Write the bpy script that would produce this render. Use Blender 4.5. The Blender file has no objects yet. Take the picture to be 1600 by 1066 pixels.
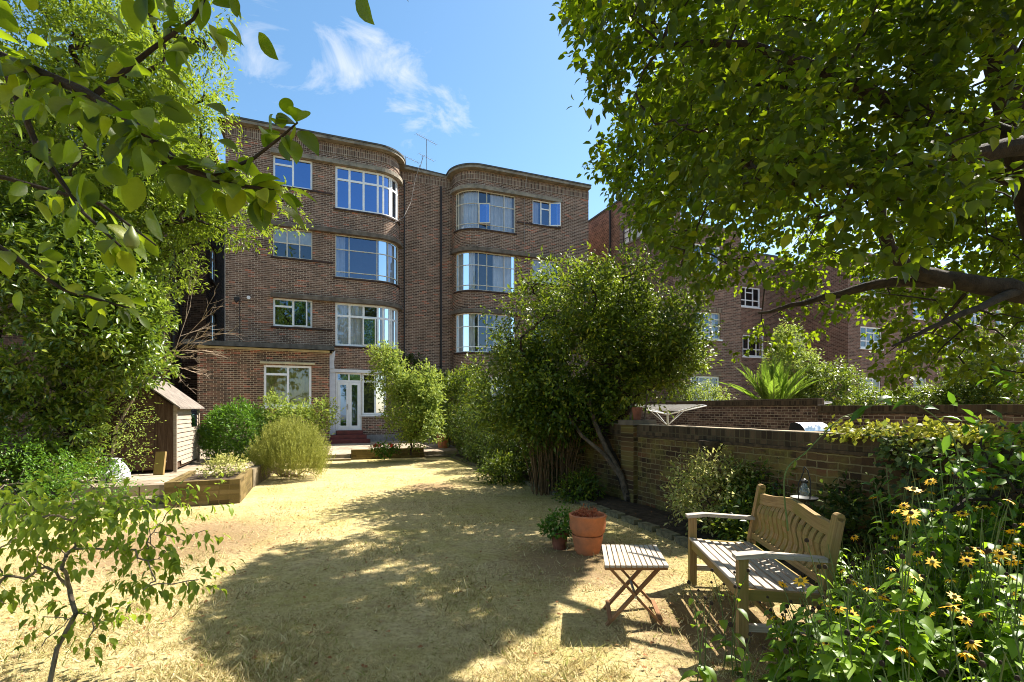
import bpy, math, random
import numpy as np
from mathutils import Vector
R = math.radians
random.seed(7); rng = np.random.default_rng(7)
scene = bpy.context.scene
COL = bpy.context.collection

# ------------------------------------------------------------------ camera
F = 770.0; HOR = 640.0; CZ = 1.55
cam_d = bpy.data.cameras.new('camera'); cam = bpy.data.objects.new('camera', cam_d); COL.objects.link(cam)
scene.camera = cam
cam.location = (0, 0, CZ); cam.rotation_euler = (R(90), 0, 0)
cam_d.sensor_width = 36; cam_d.lens = F / 1600 * 36; cam_d.shift_y = (HOR - 533) / 1600
cam_d.clip_start = 0.05; cam_d.clip_end = 2000

# ------------------------------------------------------------------ light
SUN_H = Vector((0.853, 0.52)).normalized(); SUN_EL = 50.0
SUN_AZ = math.degrees(math.atan2(SUN_H.x, SUN_H.y))
world = bpy.data.worlds.new('World'); scene.world = world; world.use_nodes = True
wn = world.node_tree.nodes; wl = world.node_tree.links
bg = wn['Background']
sky = wn.new('ShaderNodeTexSky'); sky.sky_type = 'NISHITA'; sky.sun_disc = False
sky.sun_elevation = R(SUN_EL); sky.sun_rotation = R(SUN_AZ); sky.altitude = 0; sky.air_density = 1.0; sky.dust_density = 0.6; sky.ozone_density = 1.6
bg.inputs['Strength'].default_value = 0.14
def vnode(op, a, b=None):
    n = wn.new('ShaderNodeVectorMath'); n.operation = op
    wl.new(a, n.inputs[0])
    if b is not None:
        if isinstance(b, (tuple, list)): n.inputs[1].default_value = b
        else: wl.new(b, n.inputs[1])
    return n
def mnode(op, a, b=None, clamp=False):
    n = wn.new('ShaderNodeMath'); n.operation = op; n.use_clamp = clamp
    for i, v in enumerate((a, b)):
        if v is None: continue
        if isinstance(v, (int, float)): n.inputs[i].default_value = v
        else: wl.new(v, n.inputs[i])
    return n.outputs[0]
tc = wn.new('ShaderNodeTexCoord')
nz = wn.new('ShaderNodeTexNoise'); nz.inputs['Scale'].default_value = 7.5; nz.inputs['Detail'].default_value = 9; nz.inputs['Roughness'].default_value = 0.62
nz.inputs['Distortion'].default_value = 0.5
mp = wn.new('ShaderNodeMapping'); mp.inputs['Scale'].default_value = (1.0, 1.0, 2.0); mp.inputs['Location'].default_value = (3.1, 0.4, 1.7)
wl.new(tc.outputs['Generated'], mp.inputs['Vector']); wl.new(mp.outputs[0], nz.inputs['Vector'])
mask = None
def pdir(px, py): return Vector(((px - 800) / F, 1, (HOR - py) / F)).normalized()
for (px, py, r0, w8) in ((560, 115, .11, .9), (640, 150, .11, .9), (695, 165, .09, .8), (500, 125, .08, .8), (400, 95, .12, .85), (340, 110, .1, .8), (430, 168, .05, .7), (555, 75, .04, .6), (1500, 260, .5, .85), (1560, 100, .4, .6)):
    d = vnode('DISTANCE', tc.outputs['Generated'], tuple(pdir(px, py)))
    v = mnode('MULTIPLY', mnode('SUBTRACT', 1.0, mnode('DIVIDE', d.outputs['Value'], r0), clamp=True), w8)
    mask = v if mask is None else mnode('MAXIMUM', mask, v)
cl = mnode('MULTIPLY', mnode('SUBTRACT', mnode('ADD', nz.outputs['Fac'], mnode('MULTIPLY', mask, .34)), .66), 5.5, clamp=True)
cl = mnode('MULTIPLY', cl, mnode('MULTIPLY', mask, 3.0, clamp=True), clamp=True)
cl = mnode('MULTIPLY', cl, 0.62)
mix = wn.new('ShaderNodeMix'); mix.data_type = 'RGBA'
wl.new(cl, mix.inputs[0])
sat = wn.new('ShaderNodeHueSaturation'); sat.inputs['Saturation'].default_value = 1.14; sat.inputs['Hue'].default_value = .49; sat.inputs['Value'].default_value = 0.62
wl.new(sky.outputs[0], sat.inputs['Color'])
wl.new(sat.outputs[0], mix.inputs[6]); mix.inputs[7].default_value = (2.6, 2.7, 2.8, 1)
# unseen broken cloud added overhead, above the frame, for neutral fill light
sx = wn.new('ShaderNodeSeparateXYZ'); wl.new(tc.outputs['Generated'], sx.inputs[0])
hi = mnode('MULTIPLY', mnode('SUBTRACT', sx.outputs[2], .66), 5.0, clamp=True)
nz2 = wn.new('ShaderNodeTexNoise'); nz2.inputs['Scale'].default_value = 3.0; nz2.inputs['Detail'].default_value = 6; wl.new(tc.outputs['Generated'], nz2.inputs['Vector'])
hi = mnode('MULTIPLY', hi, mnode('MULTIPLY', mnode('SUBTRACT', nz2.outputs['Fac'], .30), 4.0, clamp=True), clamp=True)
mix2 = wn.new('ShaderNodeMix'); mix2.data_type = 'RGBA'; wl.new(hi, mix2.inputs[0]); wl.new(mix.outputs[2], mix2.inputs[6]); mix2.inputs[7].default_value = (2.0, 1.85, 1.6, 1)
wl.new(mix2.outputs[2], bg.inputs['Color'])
sun_d = bpy.data.lights.new('sun', 'SUN'); sun_d.energy = 5.0; sun_d.angle = R(0.5); sun_d.color = (1.0, 0.93, 0.82)
sun = bpy.data.objects.new('sun', sun_d); COL.objects.link(sun)
SD = Vector((SUN_H.x * math.cos(R(SUN_EL)), SUN_H.y * math.cos(R(SUN_EL)), math.sin(R(SUN_EL))))
sun.rotation_euler = SD.to_track_quat('Z', 'Y').to_euler(); sun.location = (20, 12, 30)
scene.view_settings.view_transform = 'Standard'; scene.view_settings.look = 'None'
scene.view_settings.exposure = 1.55; scene.view_settings.gamma = 1.0
scene.cycles.max_bounces = 8; scene.cycles.transparent_max_bounces = 12
scene.cycles.diffuse_bounces = 4; scene.cycles.glossy_bounces = 3; scene.cycles.transmission_bounces = 4
scene.cycles.pixel_filter_type = 'BLACKMAN_HARRIS'; scene.cycles.filter_width = 1.0
scene.cycles.caustics_reflective = False; scene.cycles.caustics_refractive = False

# ------------------------------------------------------------------ helpers
def G(px, py, z=0.0):
    s = (py - HOR) / (CZ - z); return Vector(((px - 800) / s, F / s, z))
P0 = Vector((-6.95, 21.0)); U = Vector((.93, .368)).normalized(); N = Vector((-U.y, U.x))
def W(t, d, z=0.0):
    p = P0 + U * t + N * d; return Vector((p.x, p.y, z))
ANG = math.atan2(U.y, U.x)

def props(o, label=None, cat=None, group=None, kind=None):
    if label: o['label'] = label
    if cat: o['category'] = cat
    if group: o['group'] = group
    if kind: o['kind'] = kind
    return o
def thing(name, label, cat, loc=(0, 0, 0), group=None, rz=0.0):
    o = bpy.data.objects.new(name, None); COL.objects.link(o); o.location = loc; o.rotation_euler = (0, 0, rz); o.empty_display_size = .2
    return props(o, label, cat, group)
def link(name, me, mat=None, parent=None, smooth=False):
    o = bpy.data.objects.new(name, me); COL.objects.link(o)
    if mat and not me.materials: me.materials.append(mat)
    if parent is not None:
        o.parent = parent
        if parent.type == 'EMPTY' or True:
            o.matrix_parent_inverse = parent_world(parent).inverted() if not getattr(o, 'local', False) else o.matrix_parent_inverse
    if smooth:
        me.polygons.foreach_set('use_smooth', [True] * len(me.polygons))
    return o
def parent_world(p):
    from mathutils import Matrix
    m = Matrix.LocRotScale(p.location, p.rotation_euler, p.scale)
    if p.parent: m = parent_world(p.parent) @ p.matrix_parent_inverse @ m
    return m

class MB:
    """collects polygons in world coordinates, with metre UVs, and links them as one mesh object"""
    def __init__(s): s.v = []; s.f = []; s.uv = []
    def quad(s, pts, uvs=None):
        i = len(s.v); s.v += [tuple(p) for p in pts]; s.f.append(tuple(range(i, i + len(pts))))
        if uvs is None:
            a = Vector(pts[0]); b = Vector(pts[1]); e = (b - a); L = e.length or 1; e = e / L
            q = Vector(pts[-1]) - a; q2 = q - e * q.dot(e); n2 = q2.normalized() if q2.length > 1e-9 else Vector((0, 0, 1))
            uvs = [((Vector(p) - a).dot(e), (Vector(p) - a).dot(n2)) for p in pts]
        s.uv += list(uvs)
    def beam(s, p0, p1, w, h, up=(0, 0, 1), taper=1.0):
        p0 = Vector(p0); p1 = Vector(p1); y = (p1 - p0); L = y.length; y = y / L
        x = y.cross(Vector(up));
        if x.length < 1e-6: x = y.cross(Vector((1, 0, 0)))
        x.normalize(); z = x.cross(y)
        c = []
        for (p, k) in ((p0, 1), (p1, taper)):
            for a, b in ((-1, -1), (1, -1), (1, 1), (-1, 1)): c.append(p + x * (a * w / 2 * k) + z * (b * h / 2 * k))
        o = random.random() * 7; g = random.random() * 3
        for k in range(4):
            m = (k + 1) % 4; ww = w if k % 2 == 0 else h
            s.quad([c[k], c[k + 4], c[m + 4], c[m]], [(o, g + k), (o + L, g + k), (o + L, g + k + ww), (o, g + k + ww)])
        s.quad([c[0], c[1], c[2], c[3]], [(o, g), (o + .01, g), (o + .01, g + h), (o, g + h)])
        s.quad([c[7], c[6], c[5], c[4]], [(o, g), (o + .01, g), (o + .01, g + h), (o, g + h)])
    def box(s, c, sx, sy, sz, rz=0.0):
        c = Vector(c); a = Vector((math.cos(rz), math.sin(rz), 0)); b = Vector((-a.y, a.x, 0))
        s.beam(c - a * sx / 2, c + a * sx / 2, sy, sz)
    def tube(s, pts, rad, n=6, cap=True):
        pts = [Vector(p) for p in pts]
        if isinstance(rad, (int, float)): rad = [rad] * len(pts)
        rings = []; prev = None
        for i, p in enumerate(pts):
            t = (pts[min(i + 1, len(pts) - 1)] - pts[max(i - 1, 0)])
            t = t.normalized() if t.length > 1e-9 else Vector((0, 0, 1))
            if prev is None:
                x = t.cross(Vector((0, 0, 1)));
                if x.length < 1e-3: x = t.cross(Vector((1, 0, 0)))
            else: x = prev - t * prev.dot(t)
            x.normalize(); prev = x; y = t.cross(x)
            i0 = len(s.v)
            for k in range(n):
                a = 2 * math.pi * k / n; s.v.append(tuple(p + (x * math.cos(a) + y * math.sin(a)) * rad[i]))
            rings.append(i0)
        L = 0
        for i in range(len(pts) - 1):
            dl = (pts[i + 1] - pts[i]).length
            for k in range(n):
                m = (k + 1) % n; a, b = rings[i], rings[i + 1]
                s.f.append((a + k, a + m, b + m, b + k)); u0 = k / n * .3; u1 = (k + 1) / n * .3
                s.uv += [(L, u0), (L, u1), (L + dl, u1), (L + dl, u0)]
            L += dl
        if cap:
            s.f.append(tuple(reversed(range(rings[0], rings[0] + n)))); s.uv += [(0, 0)] * n
            s.f.append(tuple(range(rings[-1], rings[-1] + n))); s.uv += [(0, 0)] * n
    def lathe(s, prof, c, n=28):
        c = Vector(c); rings = []
        for r, z in prof:
            rings.append(len(s.v))
            for k in range(n):
                a = 2 * math.pi * k / n; s.v.append((c.x + r * math.cos(a), c.y + r * math.sin(a), c.z + z))
        for i in range(len(prof) - 1):
            for k in range(n):
                m = (k + 1) % n; a, b = rings[i], rings[i + 1]
                s.f.append((a + k, a + m, b + m, b + k)); s.uv += [(k / n, i * .1), ((k + 1) / n, i * .1), ((k + 1) / n, i * .1 + .1), (k / n, i * .1 + .1)]
    def build(s, name, mat, parent=None, smooth=False, bevel=0, at=None):
        me = bpy.data.meshes.new(name)
        v = np.array(s.v, dtype=np.float32)
        if at is not None: v = v - np.array(tuple(at), dtype=np.float32)
        me.from_pydata(v.tolist(), [], s.f)
        uvl = me.uv_layers.new(name='UVMap'); uvl.data.foreach_set('uv', np.array(s.uv, dtype=np.float32).ravel())
        me.update()
        o = link(name, me, mat, parent, smooth)
        if at is not None and parent is None: o.location = at
        if bevel:
            b = o.modifiers.new('bevel', 'BEVEL'); b.width = bevel; b.segments = 2; b.limit_method = 'ANGLE'; b.angle_limit = R(40)
        if smooth:
            try: me.set_sharp_from_angle(angle=R(40))
            except Exception: pass
        return o

# ---- numpy leaf clouds
def nrm(a): return a / np.maximum(np.linalg.norm(a, axis=-1, keepdims=True), 1e-9)
T_FINE = (np.array([[0, 0, 0], [-.46, .30, .10], [0, .33, 0], [.46, .30, .10], [-.44, .62, .08], [0, .68, -.03], [.44, .62, .08], [0, 1, -.10]], float),
          [[0, 2, 1], [0, 3, 2], [1, 2, 5, 4], [2, 3, 6, 5], [4, 5, 7], [5, 6, 7]])
def big_leaf():
    st = [(0, 0), (.10, .20), (.24, .38), (.42, .48), (.60, .46), (.78, .33), (.90, .16), (1.0, 0)]; v = [[0, 0, 0]]; f = []
    for y_, w_ in st[1:-1]:
        v += [[-w_, y_, .12 * w_ * 2 - .10 * y_ * y_], [0, y_ + .02, -.10 * y_ * y_], [w_, y_, .12 * w_ * 2 - .10 * y_ * y_]]
    v.append([0, 1, -.14]); n = len(st) - 2
    f += [[0, 2, 1], [0, 3, 2]]
    for i in range(n - 1):
        a = 1 + 3 * i; f += [[a, a + 1, a + 4, a + 3], [a + 1, a + 2, a + 5, a + 4]]
    a = 1 + 3 * (n - 1); f += [[a, a + 1, len(v) - 1], [a + 1, a + 2, len(v) - 1]]
    return np.array(v, float), f
T_BIG = big_leaf()
T_MID = (np.array([[0, 0, 0], [-.5, .45, .10], [0, .5, 0], [.5, .45, .10], [0, 1, -.08]], float), [[0, 2, 1], [0, 3, 2], [1, 2, 4], [2, 3, 4]])
T_LOW = (np.array([[0, 0, 0], [-.5, .5, .12], [0, 1, 0], [.5, .5, .12]], float), [[0, 2, 1], [0, 3, 2]])
T_BLADE = (np.array([[-.5, 0, 0], [.5, 0, 0], [0, 1, .0]], float), [[0, 1, 2]])
def leaf_mesh(name, P, D, NN, L, WR, tmpl, mat, parent=None, smooth=False, local=False, droop=0.0):
    tv, tf = tmpl; P = np.asarray(P, float); n = len(P)
    y = nrm(np.asarray(D, float)); x = nrm(np.cross(y, np.asarray(NN, float))); z = np.cross(x, y)
    L = np.broadcast_to(np.asarray(L, float), (n,)); WR = np.broadcast_to(np.asarray(WR, float), (n,))
    V = P[:, None, :] + L[:, None, None] * (tv[None, :, 0, None] * WR[:, None, None] * x[:, None, :] + tv[None, :, 1, None] * y[:, None, :] + tv[None, :, 2, None] * z[:, None, :])
    if droop: V[..., 2] -= (droop * L[:, None]) * tv[None, :, 1] ** 2
    k = len(tv); V = V.reshape(-1, 3)
    me = bpy.data.meshes.new(name)
    loops = np.concatenate([np.array(f) for f in tf]); ln = np.array([len(f) for f in tf]); m = len(loops)
    off = (np.arange(n) * k)[:, None]
    li = (loops[None, :] + off).ravel(); lt = np.tile(ln, n); ls = np.concatenate([[0], np.cumsum(lt)[:-1]])
    me.vertices.add(len(V)); me.vertices.foreach_set('co', V.astype(np.float32).ravel())
    me.loops.add(len(li)); me.loops.foreach_set('vertex_index', li.astype(np.int32))
    me.polygons.add(len(lt)); me.polygons.foreach_set('loop_start', ls.astype(np.int32)); me.polygons.foreach_set('loop_total', lt.astype(np.int32))
    at = me.attributes.new('rnd', 'FLOAT', 'FACE'); at.data.foreach_set('value', np.repeat(rng.random(n), len(ln)).astype(np.float32))
    me.update(calc_edges=True)
    return link(name, me, mat, parent, smooth)

def rdir(n): return nrm(rng.normal(size=(n, 3)))
def crown_points(lobes, n, shell=.55, flat=0.0):
    """points in a union of ellipsoids (centre, radii), biased to the outside; returns points and outward directions"""
    w = np.array([l[1][0] * l[1][1] * l[1][2] for l in lobes]) ** .67; w = w / w.sum()
    idx = rng.choice(len(lobes), n, p=w)
    C = np.array([l[0] for l in lobes], float)[idx]; Rr = np.array([l[1] for l in lobes], float)[idx]
    d = rdir(n); r = (shell + (1 - shell) * rng.random(n)) ** .8
    wob = 1 + .13 * np.sin(d[:, 0] * 7 + idx * 2) * np.cos(d[:, 2] * 6 + idx) + .08 * rng.normal(size=n)
    return C + d * Rr * (r * wob)[:, None], d
def bumpy(lobes, k, r):
    out = []
    for c, R_ in lobes:
        out.append((c, tuple(np.array(R_) * .82)))
        n = max(3, int(k * (R_[0] * R_[2]) ** .8))
        for d in rdir(n):
            q = np.array(c) + d * np.array(R_) * .80; a = r * (.6 + .8 * rng.random()); out.append((tuple(q), (a, a * .9, a * .62)))
    return out
def twig_leaves(C, Dout, per, twig=.25, up=.3, spread=.35, droop=.3, jit=.03):
    n = len(C); w = nrm(Dout * .7 + rdir(n) * .7 + np.array([0, 0, up]))
    k = np.tile(np.linspace(.1, 1, per), (n, 1)) + rng.random((n, per)) * .15
    P = C[:, None, :] + w[:, None, :] * (k * twig)[..., None]
    sd = rdir(n * per).reshape(n, per, 3)
    D = nrm(w[:, None, :] * .6 + sd * (.5 + spread) + np.array([0, 0, -droop]))
    P = P + sd * jit
    NN = nrm(rdir(n * per).reshape(n, per, 3) * .55 + np.array([0, 0, 1.0]) + Dout[:, None, :] * .5)
    return P.reshape(-1, 3), D.reshape(-1, 3), NN.reshape(-1, 3), w

def grow(root_pts, root_r, targets, r_tip=.004, seg=3, jitter=.06, pull=.0):
    """connect targets to a growing skeleton; returns list of (pts, radii) polylines"""
    nodes = [np.array(p, float) for p in root_pts]; par = list(range(-1, len(root_pts) - 1)); load = None
    base = nodes[-1]
    order = np.argsort([min(np.linalg.norm(np.array(t) - q) for q in nodes[::2]) for t in targets])
    for j in order:
        t = np.array(targets[j], float); A = np.array(nodes)
        dd = np.linalg.norm(A - t, axis=1) + .25 * np.linalg.norm(A - nodes[0], axis=1) * 0.3
        i = int(np.argmin(dd)); a = nodes[i]; L = np.linalg.norm(t - a); last = i
        for s in range(1, seg + 1):
            q = a + (t - a) * s / seg
            if s < seg: q = q + rng.normal(size=3) * jitter * L + np.array([0, 0, pull * L * math.sin(math.pi * s / seg)])
            nodes.append(q); par.append(last); last = len(nodes) - 1
    cnt = np.zeros(len(nodes)); kids = [[] for _ in nodes]
    for i in range(len(nodes) - 1, 0, -1):
        cnt[i] += 1e-9 if kids[i] else 1
        cnt[par[i]] += cnt[i]; kids[par[i]].append(i)
    tot = cnt[0] if cnt[0] > 0 else 1
    rad = np.maximum(r_tip, root_r * (cnt / tot) ** .45)
    k = min(len(root_pts), len(nodes))
    for i in range(k): rad[i] = max(rad[i], root_r * (1 - .5 * i / max(1, k)) * 0.6)
    rad[0] = root_r
    return [([nodes[par[i]], nodes[i]], [rad[par[i]] if i < k else min(rad[par[i]], rad[i] * 1.25), rad[i]]) for i in range(1, len(nodes))]
def tubes_mesh(name, segs, mat, parent, n=5):
    m = MB()
    for pts, rr in segs: m.tube(pts, rr, n, cap=False)
    return m.build(name, mat, parent, smooth=True)

# ------------------------------------------------------------------ materials
def new_mat(name):
    m = bpy.data.materials.new(name); m.use_nodes = True; nt = m.node_tree; nt.nodes.clear()
    out = nt.nodes.new('ShaderNodeOutputMaterial'); b = nt.nodes.new('ShaderNodeBsdfPrincipled'); nt.links.new(b.outputs[0], out.inputs[0])
    return m, nt, b, out
def nd(nt, t, **kw):
    n = nt.nodes.new(t)
    for k, v in kw.items():
        if k in n.inputs.keys(): n.inputs[k].default_value = v
        else: setattr(n, k, v)
    return n
def ramp(nt, fac, stops):
    r = nt.nodes.new('ShaderNodeValToRGB'); e = r.color_ramp.elements
    while len(e) < len(stops): e.new(.5)
    for i, (p, c) in enumerate(stops): e[i].position = p; e[i].color = (*c, 1)
    nt.links.new(fac, r.inputs[0]); return r
def mixc(nt, fac, a, b, mode='MIX'):
    m = nt.nodes.new('ShaderNodeMix'); m.data_type = 'RGBA'; m.blend_type = mode
    for i, v in ((0, fac), (6, a), (7, b)):
        if hasattr(v, 'links') or hasattr(v, 'node'): nt.links.new(v, m.inputs[i])
        elif i == 0: m.inputs[0].default_value = v
        else: m.inputs[i].default_value = (*v, 1)
    return m.outputs[2]
def mth(nt, op, a, b=None):
    n = nt.nodes.new('ShaderNodeMath'); n.operation = op
    for i, v in enumerate((a, b)):
        if v is None: continue
        if isinstance(v, (int, float)): n.inputs[i].default_value = v
        else: nt.links.new(v, n.inputs[i])
    return n.outputs[0]
def brick_mat(name, cols, mortar, bw=.225, rh=.075, ms=.011, swap=False, stain=None, bump=.4, uneven=.25, warp=0.0):
    m, nt, b, out = new_mat(name); L = nt.links
    uv = nt.nodes.new('ShaderNodeUVMap'); sp = nt.nodes.new('ShaderNodeSeparateXYZ'); L.new(uv.outputs[0], sp.inputs[0])
    u, v = sp.outputs[0], sp.outputs[1]
    if warp:
        wz = nd(nt, 'ShaderNodeTexNoise', Scale=9.0, Detail=3.0); L.new(uv.outputs[0], wz.inputs['Vector']); wsp = nt.nodes.new('ShaderNodeSeparateColor'); L.new(wz.outputs['Color'], wsp.inputs[0])
        u = mth(nt, 'ADD', u, mth(nt, 'MULTIPLY', mth(nt, 'SUBTRACT', wsp.outputs[0], .5), warp)); v = mth(nt, 'ADD', v, mth(nt, 'MULTIPLY', mth(nt, 'SUBTRACT', wsp.outputs[1], .5), warp))
    if swap: u, v = v, u
    cb = nt.nodes.new('ShaderNodeCombineXYZ'); L.new(u, cb.inputs[0]); L.new(v, cb.inputs[1])
    br = nd(nt, 'ShaderNodeTexBrick', offset=0.0 if swap else .5, squash=1.0)
    br.inputs['Scale'].default_value = 1; br.inputs['Mortar Size'].default_value = ms * .62; br.inputs['Mortar Smooth'].default_value = .15
    br.inputs['Brick Width'].default_value = bw; br.inputs['Row Height'].default_value = rh
    L.new(cb.outputs[0], br.inputs['Vector'])
    row = mth(nt, 'FLOOR', mth(nt, 'DIVIDE', v, rh)); off = mth(nt, 'MULTIPLY', mth(nt, 'FLOORED_MODULO' if False else 'MODULO', mth(nt, 'ABSOLUTE', row), 2), 0 if swap else .5)
    cidx = mth(nt, 'FLOOR', mth(nt, 'ADD', mth(nt, 'DIVIDE', u, bw), off))
    c2 = nt.nodes.new('ShaderNodeCombineXYZ'); L.new(cidx, c2.inputs[0]); L.new(row, c2.inputs[1])
    wnz = nt.nodes.new('ShaderNodeTexWhiteNoise'); wnz.noise_dimensions = '2D'; L.new(c2.outputs[0], wnz.inputs['Vector'])
    r = ramp(nt, wnz.outputs['Value'], cols); r.color_ramp.interpolation = 'LINEAR'
    n1 = nd(nt, 'ShaderNodeTexNoise', Scale=1.1, Detail=6.0, Roughness=.65); L.new(uv.outputs[0], n1.inputs['Vector'])
    n2 = nd(nt, 'ShaderNodeTexNoise', Scale=60.0, Detail=3.0); L.new(uv.outputs[0], n2.inputs['Vector'])
    col = mixc(nt, br.outputs['Fac'], r.outputs[0], mortar)
    g = mth(nt, 'ADD', mth(nt, 'MULTIPLY', mth(nt, 'SUBTRACT', n1.outputs['Fac'], .5), uneven * 3), 1.0)
    ms_ = nd(nt, 'ShaderNodeMapping'); ms_.inputs['Scale'].default_value = (2.6, .30, 1); L.new(uv.outputs[0], ms_.inputs[0]); n4 = nd(nt, 'ShaderNodeTexNoise', Scale=1.0, Detail=5.0, Roughness=.6); L.new(ms_.outputs[0], n4.inputs['Vector'])
    g = mth(nt, 'MULTIPLY', g, mth(nt, 'ADD', .72, mth(nt, 'MULTIPLY', n4.outputs['Fac'], .56)))
    g2 = mth(nt, 'MULTIPLY', g, mth(nt, 'ADD', .8, mth(nt, 'MULTIPLY', n2.outputs['Fac'], .4)))
    hs = nt.nodes.new('ShaderNodeHueSaturation'); L.new(col, hs.inputs['Color']); L.new(g2, hs.inputs['Value']); col = hs.outputs[0]
    if stain:
        n3 = nd(nt, 'ShaderNodeTexNoise', Scale=stain[1], Detail=7.0, Roughness=.7); L.new(uv.outputs[0], n3.inputs['Vector'])
        rr = ramp(nt, n3.outputs['Fac'], [(stain[2], (0, 0, 0)), (stain[2] + .16, (1, 1, 1))])
        col = mixc(nt, mth(nt, 'MULTIPLY', rr.outputs[0], stain[3]), col, stain[0])
    L.new(col, b.inputs['Base Color']); b.inputs['Roughness'].default_value = .9; b.inputs['Specular IOR Level'].default_value = .2
    bp = nd(nt, 'ShaderNodeBump', Strength=bump, Distance=.01)
    h = mth(nt, 'SUBTRACT', mth(nt, 'MULTIPLY', n2.outputs['Fac'], .3), br.outputs['Fac']); L.new(h, bp.inputs['Height']); L.new(bp.outputs[0], b.inputs['Normal'])
    return m
def plain(name, col, rough=.6, metal=0.0, var=.12, scale=6.0, bump=0.0, spec=.4, coord='Object', col2=None):
    m, nt, b, out = new_mat(name); L = nt.links
    tcn = nt.nodes.new('ShaderNodeTexCoord'); n1 = nd(nt, 'ShaderNodeTexNoise', Scale=scale, Detail=7.0, Roughness=.65); L.new(tcn.outputs[coord], n1.inputs['Vector'])
    c2 = col2 or tuple(c * (1 - var * 2) for c in col); c1 = tuple(min(1, c * (1 + var)) for c in col)
    r = ramp(nt, n1.outputs['Fac'], [(.3, c2), (.68, c1)]); L.new(r.outputs[0], b.inputs['Base Color'])
    b.inputs['Roughness'].default_value = rough; b.inputs['Metallic'].default_value = metal; b.inputs['Specular IOR Level'].default_value = spec
    if bump:
        bp = nd(nt, 'ShaderNodeBump', Strength=bump, Distance=.01); n2 = nd(nt, 'ShaderNodeTexNoise', Scale=scale * 6, Detail=5.0); L.new(tcn.outputs[coord], n2.inputs['Vector'])
        L.new(n2.outputs['Fac'], bp.inputs['Height']); L.new(bp.outputs[0], b.inputs['Normal'])
    return m
def wood(name, c1, c2, c3=None, green=None, rough=.8):
    m, nt, b, out = new_mat(name); L = nt.links
    uv = nt.nodes.new('ShaderNodeUVMap'); mp = nd(nt, 'ShaderNodeMapping'); mp.inputs['Scale'].default_value = (3, 70, 1); L.new(uv.outputs[0], mp.inputs[0])
    n1 = nd(nt, 'ShaderNodeTexNoise', Scale=1.0, Detail=6.0, Roughness=.7, Distortion=.6); L.new(mp.outputs[0], n1.inputs['Vector'])
    r = ramp(nt, n1.outputs['Fac'], [(.3, c1), (.5, c2), (.72, c3 or c2)]); col = r.outputs[0]
    n2 = nd(nt, 'ShaderNodeTexNoise', Scale=2.3, Detail=4.0); L.new(uv.outputs[0], n2.inputs['Vector'])
    if green:
        rr = ramp(nt, n2.outputs['Fac'], [(.42, (0, 0, 0)), (.62, (1, 1, 1))]); col = mixc(nt, mth(nt, 'MULTIPLY', rr.outputs[0], .75), col, green)
    L.new(col, b.inputs['Base Color']); b.inputs['Roughness'].default_value = rough; b.inputs['Specular IOR Level'].default_value = .25
    bp = nd(nt, 'ShaderNodeBump', Strength=.5, Distance=.004); L.new(n1.outputs['Fac'], bp.inputs['Height']); L.new(bp.outputs[0], b.inputs['Normal'])
    return m
def leafmat(name, stops, trans=(.25, .5, .05), tfac=.35, rough=.48, spec=.22, spots=0.0):
    m, nt, b, out = new_mat(name); L = nt.links
    a = nd(nt, 'ShaderNodeAttribute', attribute_name='rnd'); r = ramp(nt, a.outputs['Fac'], stops)
    L.new(r.outputs[0], b.inputs['Base Color']); b.inputs['Roughness'].default_value = rough; b.inputs['Specular IOR Level'].default_value = spec
    base = r.outputs[0]
    if spots:
        tcn = nt.nodes.new('ShaderNodeTexCoord'); nn_ = nd(nt, 'ShaderNodeTexNoise', Scale=55.0, Detail=4.0, Roughness=.7); L.new(tcn.outputs['Object'], nn_.inputs['Vector'])
        rs = ramp(nt, nn_.outputs['Fac'], [(.62, (0, 0, 0)), (.74, (1, 1, 1))]); base = mixc(nt, mth(nt, 'MULTIPLY', rs.outputs[0], spots), base, (.20, .15, .03))
        hs = nt.nodes.new('ShaderNodeHueSaturation'); L.new(base, hs.inputs['Color']); L.new(mth(nt, 'ADD', .55, mth(nt, 'MULTIPLY', nn_.outputs['Fac'], .9)), hs.inputs['Value']); base = hs.outputs[0]; L.new(base, b.inputs['Base Color'])
        bpn = nd(nt, 'ShaderNodeBump', Strength=.35, Distance=.004); L.new(nn_.outputs['Fac'], bpn.inputs['Height']); L.new(bpn.outputs[0], b.inputs['Normal'])
    t = nt.nodes.new('ShaderNodeBsdfTranslucent')
    tcol = mixc(nt, .55, base, trans); L.new(tcol, t.inputs['Color'])
    ms = nt.nodes.new('ShaderNodeMixShader'); ms.inputs[0].default_value = tfac
    L.new(b.outputs[0], ms.inputs[1]); L.new(t.outputs[0], ms.inputs[2]); L.new(ms.outputs[0], out.inputs[0])
    return m
M = {}
M['brick_main'] = brick_mat('brown_brick', [(0, (.075, .044, .032)), (.3, (.13, .077, .054)), (.6, (.175, .104, .073)), (.9, (.22, .132, .092)), (.96, (.30, .115, .07)), (1, (.40, .125, .07))], (.54, .43, .325), uneven=.32)
M['brick_soldier'] = brick_mat('soldier_brick', [(0, (.08, .05, .037)), (.6, (.16, .10, .072)), (1, (.24, .15, .11))], (.46, .38, .28), swap=True, bw=.225, rh=.075, stain=((.33, .29, .24), 2.2, .58, .5))
M['brick_annex'] = brick_mat('annex_brick', [(0, (.05, .028, .02)), (.35, (.11, .06, .038)), (.7, (.18, .095, .058)), (.86, (.22, .10, .06)), (1, (.34, .10, .06))], (.58, .46, .31))
M['brick_red'] = brick_mat('red_brown_brick', [(0, (.085, .047, .036)), (.5, (.165, .090, .066)), (1, (.26, .14, .10))], (.36, .28, .215), uneven=.2)
M['brick_dark'] = brick_mat('dark_brick', [(0, (.030, .018, .013)), (.5, (.07, .042, .03)), (1, (.12, .068, .046))], (.16, .12, .09))
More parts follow.
